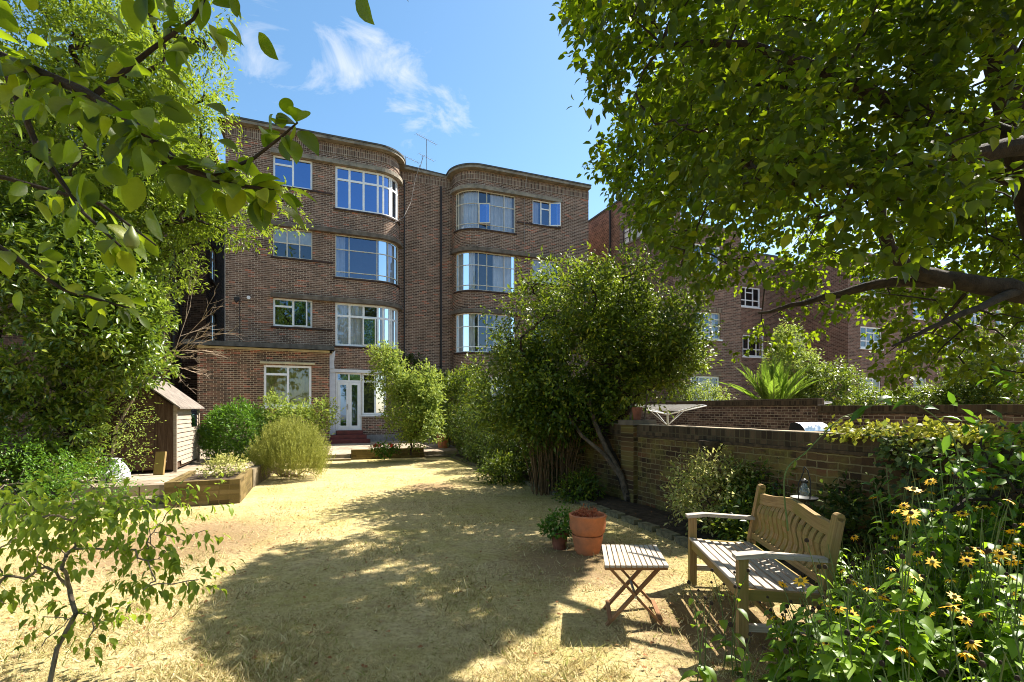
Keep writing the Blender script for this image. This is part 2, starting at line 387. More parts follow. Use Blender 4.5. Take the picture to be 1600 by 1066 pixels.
M['brick_garden'] = brick_mat('old_stock_brick', [(0, (.035, .022, .014)), (.3, (.075, .042, .022)), (.6, (.11, .066, .030)), (.85, (.15, .092, .036)), (1, (.14, .055, .028))], (.23, .18, .09), bw=.23, rh=.078, ms=.011, stain=((.20, .17, .045), 2.6, .46, .72), bump=.9, uneven=.55, warp=.035)
M['brick_garden2'] = brick_mat('purple_stock_brick', [(0, (.045, .027, .022)), (.4, (.10, .058, .044)), (.8, (.16, .10, .07)), (1, (.22, .14, .10))], (.34, .28, .20), bw=.23, rh=.078, ms=.013, bump=.6, warp=.03, uneven=.4)
M['coping'] = brick_mat('coping_brick', [(0, (.040, .028, .018)), (.5, (.075, .052, .032)), (1, (.12, .080, .048))], (.10, .078, .045), swap=True, bw=.3, rh=.078, ms=.012, bump=.8, warp=.02)
M['low_wall'] = brick_mat('low_wall_brick', [(0, (.07, .05, .02)), (.5, (.14, .10, .035)), (1, (.22, .16, .07))], (.17, .12, .05), bw=.3, rh=.08, ms=.014, stain=((.10, .085, .03), 3, .5, .5), bump=.9)
M['stone'] = plain('band_stone', (.27, .235, .18), .9, var=.3, scale=3, bump=.3)
M['stone_dark'] = plain('weathered_band', (.16, .13, .10), .9, var=.3, scale=3, bump=.3)
M['asphalt_edge'] = plain('roof_felt', (.09, .09, .085), .9, var=.3, scale=4)
M['cream'] = plain('cream_paint', (.58, .50, .30), .7, var=.2, scale=3)
M['white'] = plain('white_frame', (.86, .87, .88), .4, var=.05, scale=4)
M['whitewall'] = plain('white_masonry_paint', (.76, .76, .80), .6, var=.08, scale=4, bump=.2)
M['cream_metal'] = plain('cream_metal_frame', (.66, .62, .52), .5, var=.12)
M['tile_sill'] = plain('brown_tile_sill', (.05, .026, .018), .7, var=.3)
M['creasing'] = plain('tile_creasing', (.085, .055, .03), .9, var=.4, scale=9)
M['sunlit_top'] = plain('sunlit_top_paint', (.34, .27, .19), .95, var=.35, scale=9, bump=.6)  # pale colour stands in for sun on the coping top
M['red_step'] = plain('red_tile_step', (.16, .032, .028), .45, var=.25, scale=5)
M['pipe'] = plain('black_pipe', (.03, .026, .026), .5, var=.2)
M['metal'] = plain('grey_metal', (.35, .35, .36), .4, metal=.8)
M['steel'] = plain('brushed_steel_lid', (.75, .75, .76), .38, metal=.75, var=.05)
M['plaster'] = plain('grey_render', (.30, .27, .25), .9, var=.2, bump=.3)
M['curtain'] = plain('net_curtain', (.80, .81, .84), .9, var=.10, scale=2)
M['curtain_olive'] = plain('olive_curtain', (.42, .40, .12), .9, var=.25, scale=3)
M['blind'] = plain('white_blind', (.72, .73, .70), .8, var=.08)
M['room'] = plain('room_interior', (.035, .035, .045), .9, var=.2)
M['teak'] = wood('weathered_teak', (.17, .10, .038), (.30, .19, .08), (.40, .275, .13), green=(.20, .175, .04))
M['teak_grey'] = wood('silvered_teak', (.26, .22, .18), (.40, .35, .29), (.52, .47, .41))
M['teak_brown'] = wood('brown_hardwood', (.16, .075, .035), (.26, .13, .06), (.33, .18, .09))
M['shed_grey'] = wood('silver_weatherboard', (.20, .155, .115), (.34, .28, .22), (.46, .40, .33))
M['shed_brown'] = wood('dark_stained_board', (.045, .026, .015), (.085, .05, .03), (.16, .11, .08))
M['shed_roof'] = plain('mineral_felt', (.20, .17, .145), .95, var=.25, scale=7, bump=.6)
M['terracotta'] = plain('terracotta', (.50, .17, .07), .75, var=.22, scale=7, bump=.15, col2=(.33, .13, .065))
M['terracotta_d'] = plain('dull_terracotta', (.24, .085, .05), .8, var=.3, scale=7)
M['soil'] = plain('soil', (.07, .048, .03), 1, var=.4, scale=14, bump=1.0)
M['paving'] = brick_mat('stone_flags', [(0, (.24, .19, .14)), (.5, (.33, .27, .20)), (1, (.40, .33, .25))], (.12, .09, .06), bw=.6, rh=.45, ms=.02, bump=.5)
M['slab_edge'] = plain('slab_edge', (.20, .16, .10), .95, var=.3, scale=5, bump=.5)
M['stone_edge'] = plain('edging_stone', (.20, .18, .11), .95, var=.35, scale=9, bump=.6)
M['bark'] = plain('bark', (.034, .025, .018), .95, var=.4, scale=12, bump=.8)
M['bark_pale'] = plain('pale_bark', (.24, .19, .13), .9, var=.35, scale=12, bump=.5)
M['bark_mid'] = plain('brown_bark', (.13, .095, .065), .95, var=.4, scale=12, bump=.6)
M['deadwood'] = plain('dead_twig', (.42, .32, .24), .9, var=.2, scale=12)
M['cane'] = plain('dry_cane', (.17, .10, .045), .9, var=.4, scale=9)
M['iron'] = plain('wrought_iron', (.02, .02, .02), .5, var=.2)
M['plastic_white'] = plain('white_plastic', (.75, .75, .78), .5, var=.05)
M['petal'] = plain('yellow_petal', (.92, .54, .012), .6, var=.05, scale=30, coord='Object', col2=(.88, .42, .01))
M['cone'] = plain('flower_cone', (.035, .02, .01), .9, var=.3)
M['cone_green'] = plain('green_cone', (.16, .15, .04), .9, var=.3)
M['stem'] = plain('green_stem', (.11, .15, .04), .7, var=.2)
M['redflower'] = plain('red_petal', (.65, .05, .03), .6, var=.2)
M['succulent'] = leafmat('russet_succulent', [(0, (.22, .04, .02)), (.5, (.45, .11, .05)), (1, (.55, .22, .09))], (.5, .15, .05), .2)
L_ = leafmat
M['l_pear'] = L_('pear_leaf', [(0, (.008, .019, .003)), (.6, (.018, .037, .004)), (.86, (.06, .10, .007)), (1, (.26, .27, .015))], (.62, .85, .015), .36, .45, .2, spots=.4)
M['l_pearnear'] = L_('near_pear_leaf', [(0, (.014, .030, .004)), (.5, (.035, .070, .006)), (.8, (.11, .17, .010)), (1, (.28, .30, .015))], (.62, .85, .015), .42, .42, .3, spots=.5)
M['l_ash'] = L_('ash_leaf', [(0, (.05, .10, .009)), (.5, (.11, .175, .015)), (1, (.24, .29, .03))], (.50, .66, .03), .36, .42, .3)
M['l_laurel'] = L_('glossy_evergreen_leaf', [(0, (.030, .065, .007)), (.5, (.075, .13, .012)), (.8, (.15, .22, .022)), (1, (.32, .36, .05))], (.42, .60, .03), .28, .30, .6)
M['l_mid'] = L_('bushy_tree_leaf', [(0, (.020, .045, .006)), (.5, (.050, .092, .010)), (.85, (.14, .21, .018)), (1, (.38, .36, .04))], (.45, .60, .03), .28, .42, .35)
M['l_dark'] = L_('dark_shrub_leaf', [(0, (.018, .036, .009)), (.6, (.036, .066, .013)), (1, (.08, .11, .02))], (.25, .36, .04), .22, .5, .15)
M['l_lime'] = L_('lime_leaf', [(0, (.09, .15, .025)), (.5, (.17, .25, .04)), (1, (.34, .38, .08))], (.5, .6, .08), .38, .5)
M['l_round'] = L_('round_bush_leaf', [(0, (.03, .08, .007)), (.6, (.065, .15, .012)), (1, (.14, .25, .02))], (.3, .6, .03), .28, .42, .35)
M['l_rosemary'] = L_('rosemary_leaf', [(0, (.16, .19, .035)), (.5, (.30, .33, .06)), (1, (.45, .46, .12))], (.5, .5, .1), .3, .6, .2)
M['l_varieg'] = L_('variegated_leaf', [(0, (.16, .22, .03)), (.5, (.42, .42, .12)), (1, (.68, .62, .28))], (.6, .6, .15), .35, .5, .2)
M['l_palm'] = L_('palm_leaflet', [(0, (.08, .16, .02)), (.6, (.16, .28, .035)), (1, (.26, .38, .05))], (.4, .6, .05), .4, .4)
M['l_ivy'] = L_('ivy_leaf', [(0, (.03, .055, .016)), (.5, (.07, .11, .03)), (1, (.18, .22, .05))], (.4, .5, .05), .28, .42, .35)
M['l_ivytop'] = L_('yellow_creeper_leaf', [(0, (.16, .20, .03)), (.6, (.34, .36, .04)), (1, (.50, .45, .05))], (.6, .6, .05), .35, .5)
M['l_rud'] = L_('coneflower_leaf', [(0, (.06, .13, .010)), (.6, (.14, .25, .018)), (1, (.25, .38, .03))], (.55, .80, .03), .42, .42, .35)
M['l_sap'] = L_('young_tree_leaf', [(0, (.06, .12, .010)), (.5, (.14, .23, .02)), (1, (.28, .37, .04))], (.55, .7, .04), .4, .45, .3)
M['l_grass'] = L_('dry_grass_blade', [(0, (.12, .09, .035)), (.14, (.34, .26, .12)), (.45, (.65, .54, .29)), (.85, (.78, .68, .40)), (.90, (.30, .32, .08)), (1, (.20, .26, .05))], (.6, .5, .2), .3, .8, .1)
M['l_dead'] = L_('fallen_leaf_brown', [(0, (.16, .07, .03)), (.6, (.30, .14, .06)), (1, (.42, .26, .12))], (.3, .15, .05), .1, .8, .1)

def glass_mat(name, base, tint, tcol):
    m, nt, b, out = new_mat(name); L = nt.links
    tr = nd(nt, 'ShaderNodeBsdfTransparent'); tr.inputs[0].default_value = (*tcol, 1)
    gl = nd(nt, 'ShaderNodeBsdfGlossy'); gl.inputs['Roughness'].default_value = .015; gl.inputs['Color'].default_value = (*tint, 1)
    lw = nd(nt, 'ShaderNodeLayerWeight', Blend=.35)
    fac = mth(nt, 'ADD', base, mth(nt, 'MULTIPLY', lw.outputs['Fresnel'], .6))
    tcn = nt.nodes.new('ShaderNodeTexCoord'); n = nd(nt, 'ShaderNodeTexNoise', Scale=1.3, Detail=1.0); L.new(tcn.outputs['Object'], n.inputs['Vector'])
    bp = nd(nt, 'ShaderNodeBump', Strength=.12, Distance=.02); L.new(n.outputs['Fac'], bp.inputs['Height']); L.new(bp.outputs[0], gl.inputs['Normal'])
    ms = nt.nodes.new('ShaderNodeMixShader'); L.new(fac, ms.inputs[0]); L.new(tr.outputs[0], ms.inputs[1]); L.new(gl.outputs[0], ms.inputs[2]); L.new(ms.outputs[0], out.inputs[0])
    return m
M['glass'] = glass_mat('window_glass', .40, (.36, .56, 1.0), (.6, .66, .72))
M['glass_mid'] = glass_mat('window_glass_grey', .16, (.55, .70, 1.0), (.75, .78, .80))
M['glass_clear'] = glass_mat('window_glass_clear', .10, (.70, .82, 1.0), (.90, .92, .93))
def clear_glass():
    m, nt, b, out = new_mat('clear_bulb_glass')
    b.inputs['Base Color'].default_value = (.95, .97, 1, 1); b.inputs['Roughness'].default_value = .05; b.inputs['Transmission Weight'].default_value = .8; b.inputs['IOR'].default_value = 1.3
    return m
M['bulb'] = clear_glass()
def lawn_mat():
    m, nt, b, out = new_mat('dry_lawn'); L = nt.links
    tcn = nt.nodes.new('ShaderNodeTexCoord'); o = tcn.outputs['Object']
    n1 = nd(nt, 'ShaderNodeTexNoise', Scale=.9, Detail=6.0, Roughness=.7); L.new(o, n1.inputs['Vector'])
    n2 = nd(nt, 'ShaderNodeTexNoise', Scale=28.0, Detail=6.0, Roughness=.75); L.new(o, n2.inputs['Vector'])
    n3 = nd(nt, 'ShaderNodeTexNoise', Scale=7.0, Detail=8.0, Roughness=.8); L.new(o, n3.inputs['Vector'])
    c = ramp(nt, n2.outputs['Fac'], [(.33, (.13, .09, .04)), (.45, (.47, .38, .19)), (.60, (.66, .55, .30)), (.8, (.74, .64, .38))]).outputs[0]
    g = ramp(nt, n1.outputs['Fac'], [(.42, (0, 0, 0)), (.62, (1, 1, 1))]).outputs[0]
    c = mixc(nt, mth(nt, 'MULTIPLY', g, .5), c, (.36, .33, .075))
    d = ramp(nt, n3.outputs['Fac'], [(.52, (0, 0, 0)), (.64, (1, 1, 1))]).outputs[0]
    c = mixc(nt, mth(nt, 'MULTIPLY', d, .7), c, (.22, .14, .075))
    for (cx, cy, rr) in ((.75, 5.1, 1.15), (1.5, 3.5, .95), (1.25, 2.5, .6), (-3.9, 5.8, 1.7), (-1.6, 9.9, .8)):   # worn bare earth
        d_ = nt.nodes.new('ShaderNodeVectorMath'); d_.operation = 'DISTANCE'; L.new(o, d_.inputs[0]); d_.inputs[1].default_value = (cx, cy, 0)
        k = mth(nt, 'ADD', mth(nt, 'DIVIDE', d_.outputs['Value'], rr), mth(nt, 'MULTIPLY', mth(nt, 'SUBTRACT', n3.outputs['Fac'], .5), 2.4))
        f_ = ramp(nt, k, [(.45, (1, 1, 1)), (.95, (0, 0, 0))]).outputs[0]
        c = mixc(nt, mth(nt, 'MULTIPLY', f_, .75), c, (.23, .145, .085))
    L.new(c, b.inputs['Base Color']); b.inputs['Roughness'].default_value = 1; b.inputs['Specular IOR Level'].default_value = .05
    bp = nd(nt, 'ShaderNodeBump', Strength=1.0, Distance=.03); L.new(n2.outputs['Fac'], bp.inputs['Height']); L.new(bp.outputs[0], b.inputs['Normal'])
    return m
M['lawn'] = lawn_mat()
M['ground'] = plain('bare_earth', (.20, .15, .09), 1, var=.35, scale=3, bump=.6)

# ------------------------------------------------------------------ swept facades
class Path:
    """plan outline in (t,d) facade coordinates made of lines and arcs, addressed by arc length"""
    def __init__(s, start): s.segs = []; s.p = Vector(start); s.L = 0
    def line(s, q):
        q = Vector(q); l = (q - s.p).length; s.segs.append(('l', s.L, l, s.p.copy(), q)); s.L += l; s.p = q; return s
    def arc(s, c, a0, a1):
        c = Vector(c); r = (s.p - c).length; l = abs(a1 - a0) * r; s.segs.append(('a', s.L, l, c, r, a0, a1)); s.L += l
        s.p = c + Vector((math.cos(a1), math.sin(a1))) * r; return s
    def at(s, x, side=0):
        for i, g in enumerate(s.segs):
            if x < g[1] + g[2] - 1e-6 or (side < 0 and x <= g[1] + g[2] + 1e-6) or i == len(s.segs) - 1: break
        k = (x - g[1]) / g[2] if g[2] else 0
        if g[0] == 'l':
            p = g[3].lerp(g[4], k); e = (g[4] - g[3]).normalized(); return p, Vector((e.y, -e.x))
        a = g[5] + (g[6] - g[5]) * k; rd = Vector((math.cos(a), math.sin(a)))
        return g[3] + rd * g[4], (rd if g[6] > g[5] else -rd)
    def cuts(s, a, b, extra=()):
        c = {round(a, 5), round(b, 5)}
        for g in s.segs:
            if a < g[1] < b: c.add(round(g[1], 5))
            if g[0] == 'a':
                n = max(2, int(math.ceil(abs(g[6] - g[5]) / R(7))))
                for k in range(1, n):
                    v = g[1] + g[2] * k / n
                    if a < v < b: c.add(round(v, 5))
        for e in extra:
            if a < e < b: c.add(round(e, 5))
        return sorted(c)
    def pt(s, x, off, z, side=0):
        p, n = s.at(x, side); q = p + n * off; return W(q.x, q.y, z)
    def wall(s, mb, a, b, z0, z1, holes=(), off=0.0, rev=.14):
        cs = s.cuts(a, b, [h[k] for h in holes for k in (0, 1)]); zs = sorted({z0, z1} | {h[k] for h in holes for k in (2, 3) if z0 < h[k] < z1})
        for i in range(len(cs) - 1):
            for j in range(len(zs) - 1):
                xm = (cs[i] + cs[i + 1]) / 2; zm = (zs[j] + zs[j + 1]) / 2
                if any(h[0] < xm < h[1] and h[2] < zm < h[3] for h in holes): continue
                mb.quad([s.pt(cs[i], off, zs[j]), s.pt(cs[i + 1], off, zs[j], -1), s.pt(cs[i + 1], off, zs[j + 1], -1), s.pt(cs[i], off, zs[j + 1])],
                        [(cs[i], zs[j]), (cs[i + 1], zs[j]), (cs[i + 1], zs[j + 1]), (cs[i], zs[j + 1])])
        for (x0, x1, h0, h1) in [h[:4] for h in holes]:
            cc = s.cuts(x0, x1)
            for i in range(len(cc) - 1):
                for z in (h0, h1):
                    mb.quad([s.pt(cc[i], off, z), s.pt(cc[i + 1], off, z, -1), s.pt(cc[i + 1], off - rev, z, -1), s.pt(cc[i], off - rev, z)])
            for x, sd in ((x0, 0), (x1, -1)):
                mb.quad([s.pt(x, off, h0, sd), s.pt(x, off - rev, h0, sd), s.pt(x, off - rev, h1, sd), s.pt(x, off, h1, sd)], [(0, h0), (rev, h0), (rev, h1), (0, h1)])
    def bar(s, mb, a, b, z0, z1, o0, o1):
        """box swept from arc length a to b, between offsets o0 (inner) and o1 (outer)"""
        cs = s.cuts(a, b)
        for i in range(len(cs) - 1):
            x, y = cs[i], cs[i + 1]; A = lambda o, z: s.pt(x, o, z); B = lambda o, z: s.pt(y, o, z, -1)
            mb.quad([A(o1, z0), B(o1, z0), B(o1, z1), A(o1, z1)], [(x, z0), (y, z0), (y, z1), (x, z1)])
            mb.quad([A(o1, z1), B(o1, z1), B(o0, z1), A(o0, z1)]); mb.quad([A(o0, z0), B(o0, z0), B(o1, z0), A(o1, z0)])
            mb.quad([B(o0, z0), A(o0, z0), A(o0, z1), B(o0, z1)])
        for x, sd in ((a, 0), (b, -1)):
            mb.quad([s.pt(x, o0, z0, sd), s.pt(x, o1, z0, sd), s.pt(x, o1, z1, sd), s.pt(x, o0, z1, sd)])
    def sheet(s, mb, a, b, z0, z1, off):
        cs = s.cuts(a, b)
        for i in range(len(cs) - 1):
            mb.quad([s.pt(cs[i], off, z0), s.pt(cs[i + 1], off, z0, -1), s.pt(cs[i + 1], off, z1, -1), s.pt(cs[i], off, z1)])

def window(path, bld, a, b, z0, z1, vert, horiz, fr=.065, mat='white', inset=.07, curtains=(), cmat='curtain', sill='tile_sill', opened=(), label=None, thin=None, blind=None, glass='glass_clear'):
    """frame bars + pane + curtain + sill. vert: arc positions as fractions; horiz: (frac z, from frac, to frac)"""
    th = thin or fr; o1 = -inset + .02; o0 = -inset - .04
    m = MB(); Wd = b - a; H = z1 - z0; e = .004
    path.bar(m, a + e, b - e, z0 + e, z0 + fr, o0, o1); path.bar(m, a + e, b - e, z1 - fr, z1 - e, o0, o1)
    path.bar(m, a + e, a + fr, z0 + fr, z1 - fr, o0, o1); path.bar(m, b - fr, b - e, z0 + fr, z1 - fr, o0, o1)
    for v in vert:
        v0, lo, hi = (v if isinstance(v, tuple) else (v, 0, 1))
        x = a + Wd * v0; path.bar(m, x - th / 2, x + th / 2, z0 + fr + (H - 2 * fr) * lo, z0 + fr + (H - 2 * fr) * hi, o0 + .003, o1 - .003)
    for hz in horiz:
        f, h0, h1 = hz; z = z0 + H * f; path.bar(m, a + max(fr, Wd * h0), b - max(fr, Wd * (1 - h1)), z - th / 2, z + th / 2, o0 + .006, o1 - .006)
    w = m.build('window', M[mat], bld)
    if label: w['label'] = label
    g = MB(); path.sheet(g, a + fr * .5, b - fr * .5, z0 + fr * .5, z1 - fr * .5, -inset - .012); g.build('pane', M[glass], w)
    if sill:
        q = MB(); path.bar(q, a - .08, b + .08, z0 - .07, z0 - .002, -.03, .055); q.build('sill', M[sill], w)
    for (c0, c1) in curtains:
        q = MB(); n = max(6, int((c1 - c0) * Wd / .035)); x0 = a + Wd * c0; x1 = a + Wd * c1
        for i in range(n):
            xa = x0 + (x1 - x0) * i / n; xb = x0 + (x1 - x0) * (i + 1) / n
            oa = -.24 + .04 * math.sin(i * 1.3) + .015 * math.sin(i * .37); ob = -.24 + .04 * math.sin((i + 1) * 1.3) + .015 * math.sin((i + 1) * .37)
            q.quad([path.pt(xa, oa, z0 - .1), path.pt(xb, ob, z0 - .1), path.pt(xb, ob, z1), path.pt(xa, oa, z1)])
        q.build('curtain', M[cmat], w)
    if blind:
        q = MB(); path.sheet(q, a + .03, b - .03, z0 + H * blind, z1 - .02, -.16); q.build('blind', M['blind'], w)
    for (x, s0, s1, ang) in opened:   # open casement: hinge fraction, z fractions, width m, angle deg
        p, n = path.at(a + Wd * x); e2 = Vector((-n.y, n.x)); wd = .5; A = R(abs(ang)); sg = 1 if ang > 0 else -1
        dirv = (e2 * (sg * math.cos(A)) + n * math.sin(A)); za, zb = z0 + H * s0, z0 + H * s1
        base = p + n * (-inset + .03); end = base + dirv * wd
        q = MB(); P = lambda v, z: W(v.x, v.y, z)
        q.beam(P(base, za), P(base, zb), .05, .04); q.beam(P(end, za), P(end, zb), .05, .04)
        q.beam(P(base, za + .02), P(end, za + .02), .04, .05); q.beam(P(base, zb - .02), P(end, zb - .02), .04, .05)
        cs = q.build('open_casement', M[mat], w)
        q = MB(); q.quad([P(base, za), P(end, za), P(end, zb), P(base, zb)]); q.build('casement_pane', M['glass'], w)
    return w

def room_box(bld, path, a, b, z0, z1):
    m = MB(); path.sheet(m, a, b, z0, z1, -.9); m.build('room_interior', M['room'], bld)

# ------------------------------------------------------------------ setting
g = MB(); g.quad([(-200, -120, -.03), (220, -120, -.03), (220, 260, -.03), (-200, 260, -.03)]); props(g.build('ground', M['ground']), kind='structure')
edge_px = [(700, 712), (735, 726), (800, 747), (860, 771), (930, 795), (1000, 822), (1060, 846), (1110, 872), (1180, 905), (1330, 960), (1700, 1150)]
EDGE = [G(x, y) for x, y in edge_px]
lawn_pts = [Vector(p) for p in ((-11, -3, 0), (9, -3, 0), (4.2, 2.0, 0))] + [e.copy() for e in reversed(EDGE[:-1])] + [W(-4.0, -6.3), W(-4.4, -12.5), Vector((-9, 6.5, 0)), Vector((-11, 4, 0))]
g = MB(); g.quad([(p.x, p.y, 0.0) for p in lawn_pts], [(p.x, p.y) for p in lawn_pts]); props(g.build('lawn', M['lawn']), kind='structure')
# soil bed between the lawn edging and the garden wall
g = MB(); n = 60; bed = []
def edge_at(k):
    i = min(int(k * (len(EDGE) - 1)), len(EDGE) - 2); return EDGE[i].lerp(EDGE[i + 1], k * (len(EDGE) - 1) - i)
def wall_foot(p):
    dd = (Vector((p.x, p.y)) - P0).dot(N); return W(3.62, dd)
for i in range(n):
    a, b = edge_at(i / n), edge_at((i + 1) / n); c, d = wall_foot(b), wall_foot(a)
    for j in range(5):
        q = [a.lerp(d, j / 5), b.lerp(c, j / 5), b.lerp(c, (j + 1) / 5), a.lerp(d, (j + 1) / 5)]
        f = lambda p, jj: Vector((p.x, p.y, .015 + .05 * math.sin(math.pi * min(1, jj / 5)) + .012 * math.sin(p.x * 31) * math.cos(p.y * 23)))
        g.quad([f(q[0], j), f(q[1], j), f(q[2], j + 1), f(q[3], j + 1)])
props(g.build('soil_bed', M['soil']), kind='structure')
# patio slab by the house, and the raised deck by the shed
PZ = .16
g = MB()
def prism(m, pts, z0, z1):
    k = len(pts); m.quad([(p[0], p[1], z1) for p in pts], [(p[0], p[1]) for p in pts])
    for i in range(k):
        a, b = pts[i], pts[(i + 1) % k]; m.quad([(a[0], a[1], z0), (b[0], b[1], z0), (b[0], b[1], z1), (a[0], a[1], z1)])
def Wl(lst): return [tuple(W(*p))[:2] for p in lst]
prism(g, Wl([(-3.6, -6.0), (5.0, -6.0), (13, -6.0), (13, 1.3), (-6.4, 1.3), (-6.4, -6.0)]), -.02, PZ); props(g.build('patio', M['paving']), kind='structure')
g = MB(); prism(g, Wl([(-3.55, -6.38), (-.3, -6.38), (-.3, -6.003), (-3.55, -6.003)]), -.02, .055); props(g.build('patio_step', M['slab_edge']), kind='structure')
g = MB(); prism(g, Wl([(2.0, -6.38), (3.3, -6.38), (3.3, -6.003), (2.0, -6.003)]), -.02, .055); props(g.build('patio_step', M['slab_edge']), kind='structure')
DZ = .20
a1, a2 = G(60, 775, 0), G(262, 762, 0)
dk = [G(120, 763, DZ), G(262, 757, DZ), G(400, 737, DZ), W(-2.9, -6.003, DZ), W(-9.5, -6.003, DZ), G(-200, 750, DZ)]
g = MB(); prism(g, [(p.x, p.y) for p in dk], -.02, DZ); props(g.build('raised_paving', M['paving']), kind='structure')

# ------------------------------------------------------------------ main apartment building
bld = thing('apartment_building', 'brown brick four storey apartment building with rounded bays behind the lawn', 'building', W(3.5, 4, 0))
RC = 1.05
def main_path():
    p = Path((-4.6, 9)).line((-4.6, 0)).line((1.2, 0)).arc((1.2, RC), -math.pi / 2, 0).line((2.25, 1.35)).line((4.85, 1.35)).line((4.85, RC))
    p.arc((5.9, RC), math.pi, math.pi * 1.5).line((11.7, 0)).line((11.7, 9)); return p
mp_ = main_path(); A0 = 9 + 4.6             # arc length at t = 0 on the left block
seg = mp_.segs; LB = 9.0; arcL = seg[2][1]; arcLe = arcL + seg[2][2]; arcR = seg[6][1]; arcRe = arcR + seg[6][2]; B0 = seg[7][1] - 5.9    # arc length at t on right block = B0 + t
TOP = 12.78
def sl(t): return A0 + t
def sr(t): return B0 + t
bayL = (sl(-.55), arcL + seg[2][2] * .86); bayR = (arcR + seg[6][2] * .14, sr(7.65))
LV = [(4.25, 6.08), (7.15, 8.97), (10.05, 11.87)]
SM = [4.93, 7.75, 10.65]
holes = []
for i, (z0, z1) in enumerate(LV):
    holes += [(bayL[0], bayL[1], z0, z1), (bayR[0], bayR[1], z0, z1), (sl(-2.92), sl(-1.44), SM[i], z1), (sr(8.56), sr(10.0), SM[i], z1)]
dz0, dz1 = .66, 3.12
door = (sl(-.52), sl(.53), dz0, dz1); gfw = (sl(.532), sl(1.9 - .3), 1.32, dz1)
gfr = (sr(6.0), sr(7.65), 1.3, 3.12); gfr2 = (sr(8.56), sr(10.0), 1.7, 3.12)
holes += [door, gfw, gfr, gfr2]
m = MB(); mp_.wall(m, 0, mp_.L, -.02, TOP, holes); m.build('wall', M['brick_main'], bld)
m = MB(); mp_.bar(m, LB - .3, mp_.L - 8.5, 12.32, 12.72, -.02, .022); m.build('soldier_course', M['brick_soldier'], bld)
m = MB(); mp_.bar(m, .3, mp_.L - .3, 12.79, 12.90, -.35, .27); c = m.build('cornice', M['stone'], bld)
m = MB(); mp_.bar(m, .3, mp_.L - .3, 12.903, 12.97, -.35, .30); m.build('roof_edge', M['asphalt_edge'], bld)
m = MB()
pl = [mp_.pt(x, -.34, 12.88) for x in mp_.cuts(0.3, mp_.L - .3)]; m.quad(pl, [(p.x, p.y) for p in pl]); m.build('roof', M['asphalt_edge'], bld)
for i, (z0, z1) in enumerate(LV):
    mt = M['stone'] if i == 2 else M['stone_dark']
    m = MB(); mp_.bar(m, sl(-3.0), arcLe - .02, z1 + .003, z1 + .17, -.02, .17); m.build('concrete_band', mt, bld)
    m = MB(); mp_.bar(m, arcR + .02, sr(10.1), z1 + .003, z1 + .17, -.02, .17); m.build('concrete_band', mt, bld)
    m = MB(); mp_.bar(m, sl(-1.36), sl(-.63), SM[i] - .07, SM[i] - .002, -.02, .035); m.build('tile_course', M['tile_sill'], bld); m = MB(); mp_.bar(m, sr(7.73), sr(8.48), SM[i] - .07, SM[i] - .002, -.02, .035); m.build('tile_course', M['tile_sill'], bld)
for (a, b) in (bayL, bayR):
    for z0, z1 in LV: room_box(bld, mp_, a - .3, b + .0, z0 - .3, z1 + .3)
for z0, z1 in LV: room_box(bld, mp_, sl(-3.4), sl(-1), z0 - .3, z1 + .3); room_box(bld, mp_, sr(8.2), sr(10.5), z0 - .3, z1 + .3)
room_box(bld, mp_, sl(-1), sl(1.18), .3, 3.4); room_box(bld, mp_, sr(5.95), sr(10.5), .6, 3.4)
Lb = bayL[1] - bayL[0]; fl = 1.75 / Lb     # fraction where the curve starts
# 1F and 3F left bays: white plastic; 2F: thin cream metal
for i in (0, 2):
    window(mp_, bld, *bayL, *LV[i], [fl * .33, fl * .66, fl * 1.0, fl + (1 - fl) * .18, fl + (1 - fl) * .42, fl + (1 - fl) * .50, fl + (1 - fl) * .78], [(.70, 0, 1)], fr=.09, glass='glass' if i == 2 else 'glass_clear',
           curtains=[(0, .17), (.19, .36), (.60, .70), (.84, 1)] if i == 0 else [], cmat='curtain', thin=.085, opened=[(fl * .66, .03, .68, 15)] if i == 0 else (),
           label='white plastic bay window with one casement ajar and net curtains' if i == 0 else 'white plastic bay window reflecting blue sky on the top floor')
window(mp_, bld, *bayL, *LV[1], [fl * .32, fl * .98, fl * 1.28 if fl * 1.28 < .9 else .8], [(.66, 0, 1), (.14, 0, 1)], fr=.045, mat='cream_metal', thin=.035, curtains=[(0, .13), (.72, .98)], glass='glass_mid',
       label='cream metal bay window with thin bars on the second floor')
window(mp_, bld, sl(-2.92), sl(-1.44), SM[0], LV[0][1], [.5], [(.72, 0, .5)], fr=.075, opened=[(.52, .03, .97, 12)], curtains=(), glass='glass_mid')
window(mp_, bld, sl(-2.92), sl(-1.44), SM[1], LV[1][1], [.35, .67], [(.5, 0, 1)], fr=.045, thin=.045, mat='cream_metal', blind=.55, glass='glass_clear')
window(mp_, bld, sl(-2.92), sl(-1.44), SM[2], LV[2][1], [.5], [(.72, 0, .5)], fr=.075, glass='glass')
for i in range(3):
    mt = 'cream_metal' if i else 'white'; fr_ = (1 - 1.75 / (bayR[1] - bayR[0]))
    window(mp_, bld, *bayR, *LV[i], [fr_ * .14, fr_ * .92, fr_ + (1 - fr_) * .18, fr_ + (1 - fr_) * .68], [(.66, 0, 1), (.14, 0, 1)], fr=.045, thin=.034, mat=mt,
           curtains=[(0, .44), (.62, .97)] if i == 2 else [(0, .12), (.24, .36), (.66, .97)], opened=[(fr_ * .95, .14, .66, 20)] if i == 2 else ())
window(mp_, bld, sr(8.56), sr(10.0), SM[2], LV[2][1], [.33, .66], [(.68, .33, .66)], fr=.055, curtains=[(0, .3)], glass='glass_mid', opened=[(.68, .03, .97, 25)])
